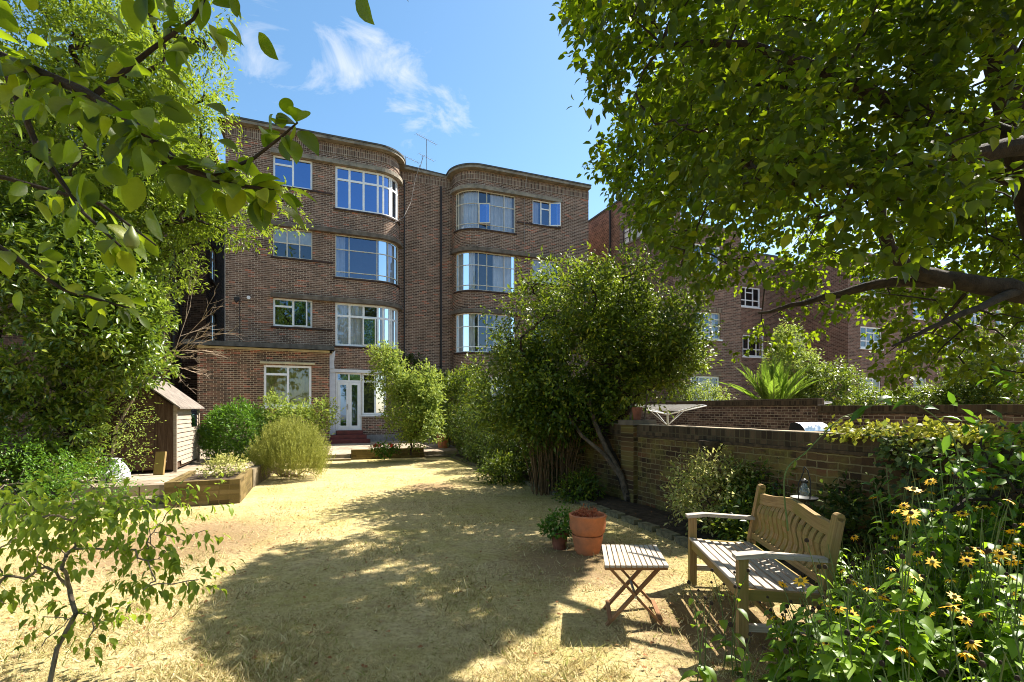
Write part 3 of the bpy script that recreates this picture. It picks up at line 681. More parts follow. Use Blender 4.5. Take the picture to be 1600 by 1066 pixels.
window(mp_, bld, sr(8.56), sr(10.0), SM[1], LV[1][1], [.33, .66], [(.68, .33, .66)], fr=.055, curtains=[(0, .9)])
window(mp_, bld, sr(8.56), sr(10.0), SM[0], LV[0][1], [.5], [(.7, 0, .5)], fr=.06)
window(mp_, bld, *gfr, [.3, .6], [(.7, 0, 1)], fr=.06); window(mp_, bld, *gfr2, [.5], [], fr=.06)
window(mp_, bld, gfw[0], gfw[1], gfw[2], gfw[3], [.52], [(.80, 0, 1)], fr=.085, sill='white', label='white plastic window beside the garden door')
# double garden door with toplights
m = MB(); a, b = door[0], door[1]
mp_.bar(m, a + .004, b - .004, dz1 - .07, dz1 - .004, -.12, -.04); mp_.bar(m, a + .004, a + .07, dz0, dz1 - .07, -.12, -.04); mp_.bar(m, b - .07, b - .004, dz0, dz1 - .07, -.12, -.04)
mp_.bar(m, a + .07, b - .07, 2.72, 2.80, -.12, -.04); mp_.bar(m, (a + b) / 2 - .03, (a + b) / 2 + .03, 2.80, dz1 - .07, -.117, -.043)
df = m.build('door_frame', M['white'], bld)
for x0, x1 in ((a + .074, (a + b) / 2 - .004), ((a + b) / 2 + .004, b - .074)):
    m = MB(); st = .105
    mp_.bar(m, x0, x0 + st, dz0 + .01, 2.715, -.10, -.025); mp_.bar(m, x1 - st, x1, dz0 + .01, 2.715, -.10, -.025)
    mp_.bar(m, x0 + st, x1 - st, dz0 + .01, dz0 + .20, -.10, -.025); mp_.bar(m, x0 + st, x1 - st, 2.60, 2.715, -.10, -.025)
    dr = m.build('door', M['white'], bld)
    m = MB(); mp_.sheet(m, x0 + st, x1 - st, dz0 + .2, 2.6, -.07); m.build('pane', M['glass'], dr)
    if x1 < b - .2:
        m = MB(); mp_.bar(m, x1 - .07, x1 - .035, 1.55, 1.78, -.024, -.005); mp_.bar(m, x1 - .16, x1 - .035, 1.68, 1.70, -.004, .02); m.build('door_handle', M['metal'], dr)
m = MB(); mp_.sheet(m, a + .03, b - .03, 2.78, dz1 - .04, -.08); m.build('pane', M['glass'], df)
m = MB(); mp_.bar(m, sl(-.77), sl(1.75), dz1 + .004, dz1 + .13, -.02, .09); m.build('white_lintel', M['whitewall'], bld)
m = MB(); mp_.bar(m, sl(-.775), sl(-.535), PZ, dz1 + .002, -.02, .05); m.build('white_pilaster', M['whitewall'], bld)
m = MB(); q = [(sl(-.775), 4.0), (sl(-.775), 3.26), (sl(-.58), 3.26), (sl(-.60), 3.5), (sl(-.55), 4.0)]
fp = [mp_.pt(x, .14, z) for x, z in q]; bp_ = [mp_.pt(x, -.01, z) for x, z in q]; m.quad(fp); m.quad(list(reversed(bp_)))
for i in range(5): j = (i + 1) % 5; m.quad([fp[i], bp_[i], bp_[j], fp[j]])
m.build('white_bracket', M['whitewall'], bld)
m = MB(); mp_.bar(m, sl(.6), arcLe, PZ - .05, .46, -.02, .03); m.build('plinth', M['plaster'], bld)
for k, (o, z) in enumerate(((.34, .49), (.66, .325))):
    pass
m = MB()
for k in range(3):
    mp_.bar(m, sl(-.76) if k else sl(-.5), sl(.56 + .12 * k), PZ - .03, .66 - .165 * k - .003, .006 if k == 0 else .34 * k - .02, .34 * (k + 1) - .12)
m.build('door_step', M['red_step'], bld)
# drainpipes on the recessed wall
for t_, r_ in ((4.3, .045), (2.55, .03)):
    m = MB(); s_ = seg[4][1] + (t_ - 2.25); m.tube([mp_.pt(s_, .07, .2), mp_.pt(s_, .07, 12.3)], r_, 8); m.build('drainpipe', M['pipe'], bld, smooth=True)
# pale strip painted in for the lit edge of the left corner
m = MB(); mp_.bar(m, LB - .05, LB - .004, 4.25, 11.2, .004, .03); m.build('lit_corner_strip', M['plaster'], bld)
# single storey annex in front
AX = -.62
ax = Path((-5.42, 1.0)).line((-5.42, AX)).line((-.785, AX)).line((-.785, -.003)); a0 = 1.0 - AX + 5.42 ; 
sa = lambda t: a0 + t
aw = (sa(-3.2), sa(-1.47), 1.66, 3.30)
m = MB(); ax.wall(m, 0, ax.L, -.02, 3.86, [aw]); m.build('annex_wall', M['brick_annex'], bld)
m = MB(); ax.bar(m, .2, ax.L - .002, 3.862, 3.94, -.05, .10); m.build('cream_fascia', M['cream'], bld)
m = MB(); prism(m, Wl([(-5.85, AX - .33), (-.62, AX - .33), (-.62, -.003), (-5.85, -.003)]), 3.943, 4.12); m.build('annex_roof', M['asphalt_edge'], bld)
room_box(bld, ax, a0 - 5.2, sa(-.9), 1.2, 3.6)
window(ax, bld, *aw, [.5], [(.78, 0, .5)], fr=.085, inset=.05, curtains=[(.02, .98)], cmat='curtain_olive', sill='white', label='large white ground floor window with olive curtains')
m = MB(); ax.bar(m, sa(-3.32), sa(-1.35), 3.34, 3.42, 0.002, .12); m.build('window_hood', M['cream'], bld)
# small fittings on the wall
m = MB(); m.box(W(-4.2, -.07, 5.9), .18, .14, .13, ANG); m.tube([W(-4.2, -.14, 5.85), W(-4.2, -.22, 5.75)], .045); m.tube([W(-4.12, -.03, 5.8), W(-4.12, -.03, 4.2)], .012)
props(m.build('alarm_box', M['pipe']), 'small dark box with a cable fixed to the brick wall above the annex roof', 'alarm box')
m = MB(); m.tube([W(-3.78, -.01, 5.98), W(-3.78, -.14, 5.98)], [.05, .07], 10); props(m.build('wall_lamp', M['plastic_white']), 'small round white lamp on the brick wall right of the dark box', 'wall lamp')
m = MB(); m.box(W(1.0, -.12, 3.75), .22, .16, .22, ANG); props(m.build('floodlight', M['cream']), 'small square cream floodlight on the wall above the tall green bush', 'floodlight')
def cable(name, pts, label):
    m = MB(); out = []
    for i in range(len(pts) - 1):
        for k in range(6): out.append(Vector(pts[i]).lerp(Vector(pts[i + 1]), k / 6))
    out.append(Vector(pts[-1])); m.tube(out, .012, 4); props(m.build(name, M['plaster']), label, 'cable')
cable('aerial_cable', [W(3.2, .9, 12.95), W(3.0, .95, 12.3), W(2.8, 1.0, 11.2), W(2.4, .6, 10.3), W(1.9, .25, 9.85)], 'pale aerial cable sagging from the roof to the rounded left bay')
cable('aerial_cable', [W(8.15, -.29, 12.95), W(8.1, -.05, 12.0), W(8.1, -.04, 10.0), W(8.12, -.04, 9.6)], 'thin straight cable down the wall between right bay and small window')
def aerial(t, d, h, L, lab, tilt=0.0):
    m = MB(); b = W(t, d, 12.9); top = b + Vector((tilt, 0, h)); m.tube([b, top], .022, 6)
    r = thing('television_aerial', lab, 'aerial', b); m.build('mast', M['metal'], r, smooth=True)
    for kz, Lk, nn in ((.0, L, 10), (-.36 * h, L * .75, 5)):
        c = top + Vector((0, 0, kz)); ax_ = Vector((math.cos(ANG + .5), math.sin(ANG + .5), 0)); px_ = Vector((-ax_.y, ax_.x, 0)); m = MB()
        m.tube([c - ax_ * Lk * .5, c + ax_ * Lk * .5], .012, 4)
        for i in range(nn):
            q = c + ax_ * Lk * (i / (nn - 1) - .5); m.tube([q - px_ * .14, q + px_ * .14], .006, 3)
        m.build('antenna_boom', M['metal'], r)
aerial(4.0, 3.2, 2.6, 1.35, 'tall television aerial on the flat roof between the two bays')
aerial(2.9, 3.0, 1.4, 1.7, 'low wide television aerial on the roof left of the tall one')
aerial(3.4, 3.6, 1.8, .01, 'thin leaning aerial rod behind the low aerial', tilt=.5)
m = MB(); m.lathe([(.0, .25), (.10, .22), (.16, .1), (.16, -.05)], W(4.45, 3.0, 13.05), 14); props(m.build('roof_vent', M['metal'], smooth=True), 'small grey domed vent on the roof right of the tall aerial', 'vent')

# ------------------------------------------------------------------ left neighbouring building
lb = thing('apartment_building', 'shaded dark brick building at the left edge behind the leaning garden shed', 'building', W(-10, 6, 0))
lp = Path((-20, 0)).line((-6.5, 0)).line((-6.5, 1.9)).line((-5.6, 1.9)).line((-5.6, 12))
s1 = 13.5 + 1.9 + .9
h1 = [(s1 + 1.0, s1 + 2.3, 7.3, 8.8), (s1 + 1.0, s1 + 2.3, 10.2, 11.6), (s1 + 1.0, s1 + 2.3, 4.4, 5.9), (13.5 + .7, 13.5 + 1.2, 6.6, 8.4), (10.5, 12.2, 4.4, 5.9), (10.5, 12.2, 7.3, 8.8), (10.5, 12.2, 10.2, 11.6)]
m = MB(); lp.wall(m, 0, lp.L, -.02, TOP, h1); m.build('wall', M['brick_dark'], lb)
m = MB(); lp.bar(m, 0, lp.L, 12.79, 12.95, -.3, .2); m.build('cornice', M['stone'], lb)
m = MB(); prism(m, Wl([(-20, .2), (-6.6, .2), (-6.6, 2.0), (-5.7, 2.0), (-5.7, 12), (-20, 12)]), 12.6, 12.78); m.build('roof', M['asphalt_edge'], lb)
for h in h1: window(lp, lb, *h, [.5], [(.7, 0, 1)], fr=.06)
for h in (h1[1], h1[5]): room_box(lb, lp, h[0] - .3, h[1] + .3, 3, 12)
for dd in (.4, 1.5):
    m = MB(); q = W(-6.42, dd); m.tube([(q.x, q.y, .2), (q.x, q.y, 12.5)], .05, 8); m.build('drainpipe', M['pipe'], lb, smooth=True)
gw = MB(); pth = Path((-6.6, -.9)).line((-5.43, -.9)); pth.bar(gw, 0, pth.L, 0, 1.45, -.22, 0)
props(gw.build('low_brick_wall', M['brick_red']), 'short reddish brick wall between the shed and the annex', 'wall')

# ------------------------------------------------------------------ right neighbouring building with two wings
rb = thing('apartment_building', 'reddish brick apartment building with flat roofed wings right of the round green tree', 'building', W(20, 4, 0))
DW = -4.15
rp = Path((13.6, 9)).line((13.6, 0)).line((13.62, DW)).line((17.65, DW)).line((17.65, 0)).line((25.2, 0)).line((25.2, DW)).line((30.6, DW)).line((30.6, 3))
c0 = 9.0; c1 = c0 + abs(DW); c2 = c1 + 4.03; c3 = c2 - DW; c4 = c3 + 7.55; c5 = c4 - DW; c6 = c5 + 5.4
rh = []
def rw(lst, spec): 
    for (a, b, z0, z1) in lst: rh.append(((a, b, z0, z1), spec))
sp_a = ([.30, .66], [(.34, 0, 1), (.72, .30, .66)], 'white'); sp_b = ([.33, .68], [(.25, 0, 1), (.50, 0, 1), (.75, 0, 1)], 'cream_metal')
rw([(c1 + 1.15, c1 + 2.75, 4.83, 6.08)], sp_b); rw([(c1 + 1.0, c1 + 2.7, 1.95, 3.10), (c1 + 1.15, c1 + 2.75, 7.9, 9.2)], sp_a)
rw([(c3 + 4.3, c3 + 5.9, 7.65, 8.85), (c3 + 4.5, c3 + 6.2, 4.7, 6.0), (c3 + 1.4, c3 + 2.6, 7.65, 8.85)], sp_a)
rw([(c4 + .8, c4 + 1.5, 4.9, 6.1)], sp_a)
rw([(c5 + 1.0, c5 + 2.8, 4.9, 6.1), (c5 + 1.0, c5 + 2.8, 7.8, 9.1), (c5 + .9, c5 + 2.7, 2.2, 3.3)], sp_a)
m = MB(); rp.wall(m, 0, rp.L, -.02, 10.02, [h for h, _ in rh]); m.build('wall', M['brick_red'], rb)
m = MB(); rp.bar(m, c0 + .05, rp.L, 10.024, 10.12, -.3, .06); m.build('parapet_coping', M['stone'], rb)
m = MB(); prism(m, Wl([(13.7, DW + .1), (17.55, DW + .1), (17.55, 0.0), (25.3, 0.0), (25.3, DW + .1), (30.5, DW + .1), (30.5, 3), (13.7, 3)]), 9.8, 9.9); m.build('roof', M['asphalt_edge'], rb)
up = Path((13.61, 9)).line((13.61, .02)).line((17.6, .02)).line((17.6, 4.0)).line((30.6, 4.0))
upw = (9 - .02 + 1.3, 9 - .02 + 2.3, 10.3, 11.6)
m = MB(); up.wall(m, 0, up.L, 10.021, 12.55, [upw]); m.build('upper_wall', M['brick_red'], rb)
m = MB(); up.bar(m, .3, up.L, 12.553, 12.66, -.3, .05); m.build('parapet_coping', M['asphalt_edge'], rb)
window(up, rb, *upw, [.5], [], fr=.07)
for h, (v, hz, mt) in rh:
    window(rp, rb, *h, v, hz, fr=.09 if mt == 'white' else .06, thin=.06, glass='glass_clear', mat=mt, sill='white', curtains=[(.68, .97)] if mt != 'white' else ())
for h, _ in rh[:1] + rh[3:4] + rh[6:7]: pass
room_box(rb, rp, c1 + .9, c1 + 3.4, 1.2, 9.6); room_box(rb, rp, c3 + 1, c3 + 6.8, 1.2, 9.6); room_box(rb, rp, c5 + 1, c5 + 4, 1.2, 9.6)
m = MB()
for i in range(3): rp.bar(m, c0 + .2, c1 - .1, 10.45 + .3 * i, 10.48 + .3 * i, -.10, -.07)
for i in range(8): rp.bar(m, c0 + .2 + i * .53, c0 + .24 + i * .53, 10.12, 11.08, -.11, -.06)
m.build('terrace_railing', M['pipe'], rb)
m = MB(); rp.bar(m, c0 + .2, c1 - .1, 10.13, 10.95, -.18, -.15); m.build('terrace_screen', M['white'], rb)
for dd in (.8, 6.5, 8.2):
    m = MB(); q = W(13.5, dd); m.tube([(q.x, q.y, .2), (q.x, q.y, 12.6)], .06, 8); m.build('drainpipe', M['pipe'], rb, smooth=True)
m = MB(); q = W(14.2, -.06); m.tube([(q.x, q.y, 10.1), (q.x, q.y, 12.0)], .05, 8); m.box(W(14.2, -.1, 12.05), .3, .2, .2, ANG); m.build('drainpipe', M['pipe'], rb)
# soldier lintels
for h, _ in rh:
    m = MB(); rp.bar(m, h[0] - .12, h[1] + .12, h[3] + .003, h[3] + .23, -.02, .012); m.build('brick_lintel', M['brick_soldier'], rb)

# ------------------------------------------------------------------ far terrace on the right
fb = thing('terraced_house', 'distant brick house with pale parapet and chimney seen through the right tree', 'house', W(37, 2, 0))
fp_ = Path((31.0, 9)).line((31.0, -1.5)).line((52, -1.5)).line((52, 9))
fh = []
for k in range(6):
    for z0 in (2.4, 5.2, 7.6): fh.append((10.5 + 1.3 + k * 3.2, 10.5 + 2.7 + k * 3.2, z0, z0 + 1.3))
m = MB(); fp_.wall(m, 0, fp_.L, -.02, 9.6, fh); m.build('wall', M['brick_red'], fb)
m = MB(); fp_.bar(m, 0, fp_.L, 9.603, 9.8, -.3, .15); m.build('parapet_coping', M['stone'], fb)
m = MB(); a, b, c, d = W(31, -1.4, 9.7), W(52, -1.4, 9.7), W(52, 8, 9.7), W(31, 8, 9.7); r1, r2 = W(31, 3.3, 12.3), W(52, 3.3, 12.3)
m.quad([a, b, r2, r1]); m.quad([c, d, r1, r2]); m.quad([a, r1, d]); m.quad([b, c, r2]); m.build('roof', M['shed_roof'], fb)
for t_ in (33.5, 41.0):
    m = MB(); m.box(W(t_, 3.3, 12.2), 1.6, .7, 2.4, ANG); ch = m.build('chimney', M['brick_dark'], fb)
    m = MB()
    for k in range(4): m.lathe([(.13, 0), (.16, .05), (.13, .1), (.12, .5), (.15, .55)], W(t_ - .55 + .37 * k, 3.3, 13.4), 10)
    m.build('chimney_pot', M['terracotta'], ch, smooth=True)
for h in fh: window(fp_, fb, *h, [.5], [(.5, 0, 1)], fr=.09, glass='glass_clear', sill='white')
room_box(fb, fp_, 11, 29, 1, 9.3)

# ------------------------------------------------------------------ garden walls
def garden_wall(name, label, t, d0, d1, z, mat, cop=.16, th=.23, cmat='coping'):
    r = thing(name, label, 'wall', W(t, (d0 + d1) / 2, 0)); 
    p = Path((t, d0)).line((t, d1)) if d0 > d1 else Path((t, d1)).line((t, d0))
    m = MB(); p.bar(m, 0, p.L, -.05, z - cop - .002, 0, th / 2); p.bar(m, 0, p.L, -.05, z - cop - .004, -th / 2, -.001); m.build('brickwork', M[mat], r)
    m = MB(); p.bar(m, 0, p.L, z - cop - .035, z - cop, -th / 2 - .02, th / 2 + .025); m.build('tile_creasing', M['creasing'], r)
    m = MB(); p.bar(m, 0, p.L, z - cop + .002, z, -th / 2 - .005, th / 2 + .012); m.build('coping', M[cmat], r, bevel=.01)
    m = MB(); p.bar(m, 0, p.L, z + .0005, z + .010, -th / 2 + .004, th / 2 + .002); m.build('sunlit_top_strip', M['sunlit_top'], r)  # thin pale strip added as the bright sunlit line along the coping
    return r
w1 = garden_wall('garden_wall', 'mossy yellow brown brick garden wall with sunlit coping behind the bench', 3.72, -24.0, -15.35, 1.30, 'brick_garden')
pr = MB(); pr.box(W(3.72, -15.18, .64), .40, .36, 1.30, ANG); pr.build('pier', M['brick_garden'], w1, bevel=.008)
pr = MB(); pr.box(W(3.72, -15.18, 1.335), .46, .42, .08, ANG); pr.build('pier_cap', M['stone_dark'], w1, bevel=.01)
w1b = garden_wall('garden_wall', 'older garden wall running on behind the round tree towards the house', 3.72, -14.99, -.2, 1.29, 'brick_garden')
m = MB(); m.lathe([(0, 0), (.06, 0), (.075, .12), (.09, .17), (.09, .21), (.07, .21), (.06, .1)], W(3.72, -15.18, 1.377), 20)
props(m.build('flower_pot', M['terracotta_d'], smooth=True), 'small clay pot on top of the garden wall pier', 'plant pot')
w2 = garden_wall('garden_wall', 'purple brown brick wall of the neighbouring garden with a silver barbecue in front', 11.1, -22.0, -13.0, 1.64, 'brick_garden2', cmat='coping')
w3 = garden_wall('garden_wall', 'taller section of the neighbouring brick wall below the palm fronds', 11.1, -12.99, -2.0, 1.84, 'brick_garden2', cmat='coping')
m = MB(); f = Path((5.3, -9.0)).line((6.6, -9.6)); f.bar(m, 0, f.L, 0, 1.72, -.03, .03)
for k in range(5): f.bar(m, 0, f.L, .2 + .33 * k, .21 + .33 * k, .031, .04)
props(m.build('fence_panel', M['plaster']), 'grey fence panel behind the rotary clothes dryer', 'fence')

# ------------------------------------------------------------------ garden objects
LEFTC = Vector((1.48, 3.17, 0)); FAR = Vector((1.60, 4.37, 0))
def bench():
    r = thing('garden_bench', 'weathered wooden garden bench with curved slatted back beside the yellow flowers', 'bench', (1.8, 3.8, 0))
    e = (FAR - LEFTC).normalized(); b = Vector((e.y, -e.x, 0)); L = (FAR - LEFTC).length
    P = lambda l, k, z: LEFTC + e * l + b * k + Vector((0, 0, z))
    for l in (0, L):
        m = MB(); m.beam(P(l, 0, 0), P(l, 0, .60), .06, .06, up=b); m.build('leg', M['teak'], r, bevel=.005)
        m = MB(); m.beam(P(l, .50, 0), P(l, .50, .42), .06, .055, up=b); m.beam(P(l, .50, .41), P(l, .585, .87), .06, .055, up=b)
        m.tube([P(l, .585, .87) - e * .03, P(l, .585, .87) + e * .03], .0275, 10); m.build('back_post', M['teak'], r, bevel=.004)
        m = MB(); pts = [P(l, -.05, .605), P(l, .10, .622), P(l, .30, .612), P(l, .52, .60)]
        for i in range(3): m.beam(pts[i], pts[i + 1] + (pts[i + 1] - pts[i]) * .01, (.085, .07, .06)[i], .028)
        m.build('armrest', M['teak_grey'], r, bevel=.006)
        m = MB(); m.beam(P(l, .03, .15), P(l, .48, .15), .03, .045); m.build('side_stretcher', M['teak_grey'], r, bevel=.003)
        m = MB(); m.beam(P(l, .03, .365), P(l, .48, .345), .035, .07); m.build('seat_rail', M['teak'], r, bevel=.003)
    m = MB(); m.beam(P(.03, .0, .36), P(L - .03, .0, .36), .03, .075); m.build('front_rail', M['teak'], r, bevel=.003)
    m = MB(); m.beam(P(.03, .49, .35), P(L - .03, .49, .35), .03, .07); m.build('rear_rail', M['teak'], r, bevel=.003)
    m = MB(); m.beam(P(.03, .26, .15), P(L - .03, .26, .15), .045, .03); m.build('long_stretcher', M['teak'], r, bevel=.003)
    for k in range(8):
        kk = .0 + k * .066; z = .412 - .02 * math.sin(k / 7 * math.pi) - .004 * k
        m = MB(); o = .03 if k else -.0; m.beam(P(.0 + o - .02 * (k > 0), kk - .01, z), P(L - o + .02 * (k > 0), kk - .01, z), .043, .02); m.build('seat_slat', M['teak_grey'], r, bevel=.003)
    # crest rail with a camel-back top
    def crest(x): return .818 + .055 * math.exp(-((x - .52) / .27) ** 2)
    m = MB(); n = 26
    for i in range(n):
        x0, x1 = i / n, (i + 1) / n; l0, l1 = .03 + (L - .06) * x0, .03 + (L - .06) * x1
        def ring(l, x): zt = crest(x); return [P(l, .555, zt - .085), P(l, .59, zt - .085), P(l, .60, zt), P(l, .565, zt)]
        A, B = ring(l0, x0), ring(l1, x1)
        for k in range(4): kk = (k + 1) % 4; m.quad([A[k], A[kk], B[kk], B[k]], [(l0, k * .08), (l0, k * .08 + .07), (l1, k * .08 + .07), (l1, k * .08)])
    m.build('crest_rail', M['teak'], r)
    m = MB(); m.beam(P(.03, .508, .455), P(L - .03, .508, .455), .03, .05); m.build('lower_back_rail', M['teak'], r, bevel=.003)
    ns = 14
    for i in range(ns):
        l = .075 + (L - .15) * i / (ns - 1); x = (l - .03) / (L - .06); zt = crest(x) - .08; m = MB(); pts = []
        for j in range(8):
            k = j / 7; pts.append(P(l, .513 + .058 * k + .022 * math.sin(k * 2 * math.pi), .475 + (zt - .475) * k))
        for j in range(7): m.beam(pts[j], pts[j + 1] + (pts[j + 1] - pts[j]) * .03, .057, .012, up=b)
        m.build('back_slat', M['teak'], r)
    return r
bench()

def side_table():
    r = thing('folding_table', 'small slatted wooden folding table with crossed legs on the lawn', 'side table', (.92, 3.7, 0))
    nl, nr, fl_, fr_ = Vector((.642, 3.42, 0)), Vector((1.092, 3.42, 0)), Vector((.715, 3.95, 0)), Vector((1.158, 3.94, 0))
    Q = lambda a, b, z: (nl.lerp(nr, a)).lerp(fl_.lerp(fr_, a), b) + Vector((0, 0, z))
    n = 12
    for i in range(n):
        a = (i + .5) / n; m = MB(); m.beam(Q(a, 0, .46), Q(a, 1, .46), .45 / n - .009, .016); m.build('top_slat', M['teak_grey'], r, bevel=.002)
    for b_ in (.10, .90):
        m = MB(); m.beam(Q(.01, b_, .437), Q(.99, b_, .437), .03, .028); m.build('top_rail', M['teak_brown'], r, bevel=.002)
    for b_, (x0, x1) in ((.16, (.04, .96)), (.84, (.04, .96)), (.22, (.96, .04)), (.78, (.96, .04))):
        m = MB(); m.beam(Q(x0 + .06 * (1 if x0 < .5 else -1), b_, .42), Q(x1, b_, .0), .018, .036, up=(0, 1, 0)); m.build('leg', M['teak_brown'], r, bevel=.002)
    for x0 in (.10, .90):
        m = MB(); m.beam(Q(x0, .17, .05), Q(x0, .83, .05), .03, .018); m.build('foot_rail', M['teak_brown'], r, bevel=.002)
    m = MB(); m.beam(Q(.5, .12, .22), Q(.5, .88, .22), .016, .016); m.build('pivot_rod', M['metal'], r)
side_table()

# terracotta pots
pb = G(918, 864)
r = thing('terracotta_pot', 'large rounded terracotta pot with a russet succulent on the lawn', 'plant pot', pb)
m = MB(); m.lathe([(0, .0), (.12, .0), (.135, .03), (.165, .17), (.168, .20), (.163, .205)], pb, 32); m.build('lower_pot', M['terracotta'], r, smooth=True)
m = MB(); m.lathe([(.155, .206), (.185, .24), (.198, .31), (.192, .375), (.20, .39), (.203, .415), (.19, .425), (.176, .415), (.172, .37), (.0, .365)], pb, 32); m.build('upper_pot', M['terracotta'], r, smooth=True)
C, Dd = crown_points([((pb.x - .02, pb.y, .40), (.115, .12, .09))], 130, .3); P, D, NN, _ = twig_leaves(C, Dd, 6, .04, .6, .5, 0, .008)
leaf_mesh('succulent', P, D, NN, .03, .35, T_MID, M['succulent'], None); props(bpy.data.objects['succulent'], 'rust red succulent growing in the large terracotta pot', 'plant')
ps = G(874, 857)
r = thing('terracotta_pot', 'small dull clay pot in the shade left of the large pot', 'plant pot', ps)
m = MB(); m.lathe([(0, 0), (.07, 0), (.095, .15), (.105, .155), (.108, .19), (.098, .19), (.09, .16), (0, .155)], ps, 26); m.build('pot', M['terracotta_d'], r, smooth=True)

def shrub(name, label, cat, lobes, nt, per, L, WR, mat, tmpl=T_LOW, twig=.2, up=.3, droop=.3, shell=.5, stems=0, root=None, bark='bark', group=None, root_r=.02, spread=.35, jit=.03, keep=None, r_tip=.003, jitter=.06, bump=None):
    base = root or (lobes[0][0][0], lobes[0][0][1], 0)
    r = thing(name, label, cat, base, group)
    C, Dd = crown_points(bumpy(lobes, *bump) if bump else lobes, nt, shell); ok = C[:, 2] > max(.02, base[2])
    if keep is not None: ok &= keep(C)
    C, Dd = C[ok], Dd[ok]
    P, D, NN, w = twig_leaves(C, Dd, per, twig, up, spread, droop, jit)
    Ls = L * (.65 + .6 * rng.random(len(P)))
    leaf_mesh('foliage', P, D, NN, Ls, WR * (.85 + .3 * rng.random(len(P))), tmpl, M[mat], r)
    if stems:
        idx = rng.choice(len(C), min(stems, len(C)), replace=False)
        segs = grow([base, (base[0], base[1], base[2] + .12)], root_r, [C[i] - Dd[i] * .05 for i in idx], r_tip, 3, jitter)
        tubes_mesh('stem', segs, M[bark], r, 5)
    return r
shrub('potted_plant', 'bushy green plant growing out of the small clay pot', 'plant', [((ps.x, ps.y, .24), (.17, .15, .13)), ((ps.x - .1, ps.y - .03, .15), (.09, .08, .14)), ((ps.x + .14, ps.y + .08, .32), (.07, .07, .09))], 130, 6, .05, .6, 'l_round', T_MID, .07, .3, .3, .3, 20, (ps.x, ps.y, .155), r_tip=.002, root_r=.006)

# lantern on a stake behind the bench
lp0 = Vector((2.55, 4.30, 0)); r = thing('garden_lantern', 'black iron stake lantern with a clear glass bulb behind the bench', 'lantern', lp0)
m = MB(); m.tube([lp0, lp0 + Vector((0, 0, .76))], .007, 6); m.tube([lp0 + Vector((.05, 0, .76)), lp0 + Vector((.055, 0, .92)), lp0 + Vector((.03, 0, 1.02)), lp0 + Vector((.0, 0, 1.05)), lp0 + Vector((-.01, 0, 1.02))], .006, 5); m.tube([lp0 + Vector((-.05, 0, .76)), lp0 + Vector((-.05, 0, .9)), lp0 + Vector((0, 0, 1.02))], .004, 5); m.build('stake', M['iron'], r)
m = MB(); m.lathe([(0, .758), (.09, .762), (.11, .785), (.095, .772), (0, .768)], lp0, 20); m.build('dish', M['iron'], r, smooth=True)
m = MB(); m.lathe([(.0, .79), (.028, .80), (.042, .83), (.036, .865), (.02, .895), (.017, .91)], lp0, 18); m.build('glass_bulb', M['bulb'], r, smooth=True)
m = MB(); m.lathe([(.022, .908), (.03, .915), (.03, .93), (.012, .945), (0, .95)], lp0, 14); m.build('cap', M['iron'], r, smooth=True)
# wall basket on the garden wall
c = W(3.585, -17.0, 1.14); m = MB()
for i in range(6):
    pass
pr_ = []
for j in range(6):
    a = j / 5 * math.pi / 2; pr_.append((.20 * math.cos(a), -.16 * math.sin(a)))
rings = []
for rr, z in pr_:
    rings.append([W(3.60 - .85 * rr * math.sin(k / 10 * math.pi), -17.0 + rr * math.cos(k / 10 * math.pi), 1.14 + z) for k in range(11)])
for i in range(5):
    for k in range(10): m.quad([rings[i][k], rings[i][k + 1], rings[i + 1][k + 1], rings[i + 1][k]])
m.quad(rings[0]); props(m.build('wall_basket', M['soil']), 'dark half round basket hanging on the garden wall', 'wall basket')

# edging stones along the border
k = 0.0; tot = 0; pts = [EDGE[0]]; acc = []
for i in range(len(EDGE) - 2):
    a, b = EDGE[i], EDGE[i + 1]; L = (b - a).length; n = max(1, int(L / .31))
    for j in range(n): acc.append((a.lerp(b, (j + .5) / n), math.atan2(b.y - a.y, b.x - a.x), L / n))
proto_edge = None
for i, (p, an, l) in enumerate(acc):
    if i % 3 == 0 or proto_edge is None:
        m = MB(); m.box((p.x, p.y, .030), .292, .125, .075, an + random.uniform(-.06, .06)); o = m.build('edging_stone', M['stone_edge'], bevel=.012, at=(p.x, p.y, 0)); proto_edge = o
        an0 = an
    else:
        o = proto_edge.copy(); COL.objects.link(o); o.location = (p.x, p.y, random.uniform(-.012, .006)); o.rotation_euler = (random.uniform(-.04, .04), random.uniform(-.03, .03), an - an0 + random.uniform(-.05, .05))
    props(o, 'rough stone edging block laid along the curved border of the lawn', 'edging stone', 'edging stones along the lawn border')

# brick planter bed, step and rear low wall
def tw(t): return t
r = thing('brick_planter', 'low mossy brick planter at the left edge of the lawn before the shed', 'planter', W(-2.9, -12.2, 0))
m = MB()
pp = Path((-3.50, -12.86)).line((-2.45, -12.86)).line((-2.45, -11.2)); pp.bar(m, 0, 1.05, -.03, .40, -.10, 0); m.build('front_wall', M['low_wall'], r, bevel=.012)
m = MB(); pp.bar(m, 1.15, pp.L, -.03, .398, -.10, 0.004); m.build('side_wall', M['low_wall'], r, bevel=.012)
m = MB(); q = Path((-3.50, -11.2)).line((-3.50, -12.75)); q.bar(m, 0, q.L, -.03, .396, -.1, 0); m.build('side_wall', M['low_wall'], r, bevel=.012)
m = MB(); prism(m, Wl([(-3.41, -12.77), (-2.54, -12.77), (-2.54, -11.25), (-3.41, -11.25)]), 0, .33); props(m.build('planter_soil', M['soil'], r))
m = MB(); q = Path((-5.6, -12.4)).line((-3.56, -12.5)); q.bar(m, 0, q.L, -.02, .10, -.35, 0)
props(m.build('stone_step', M['slab_edge'], bevel=.01), 'long flat stone step left of the brick planter', 'step')
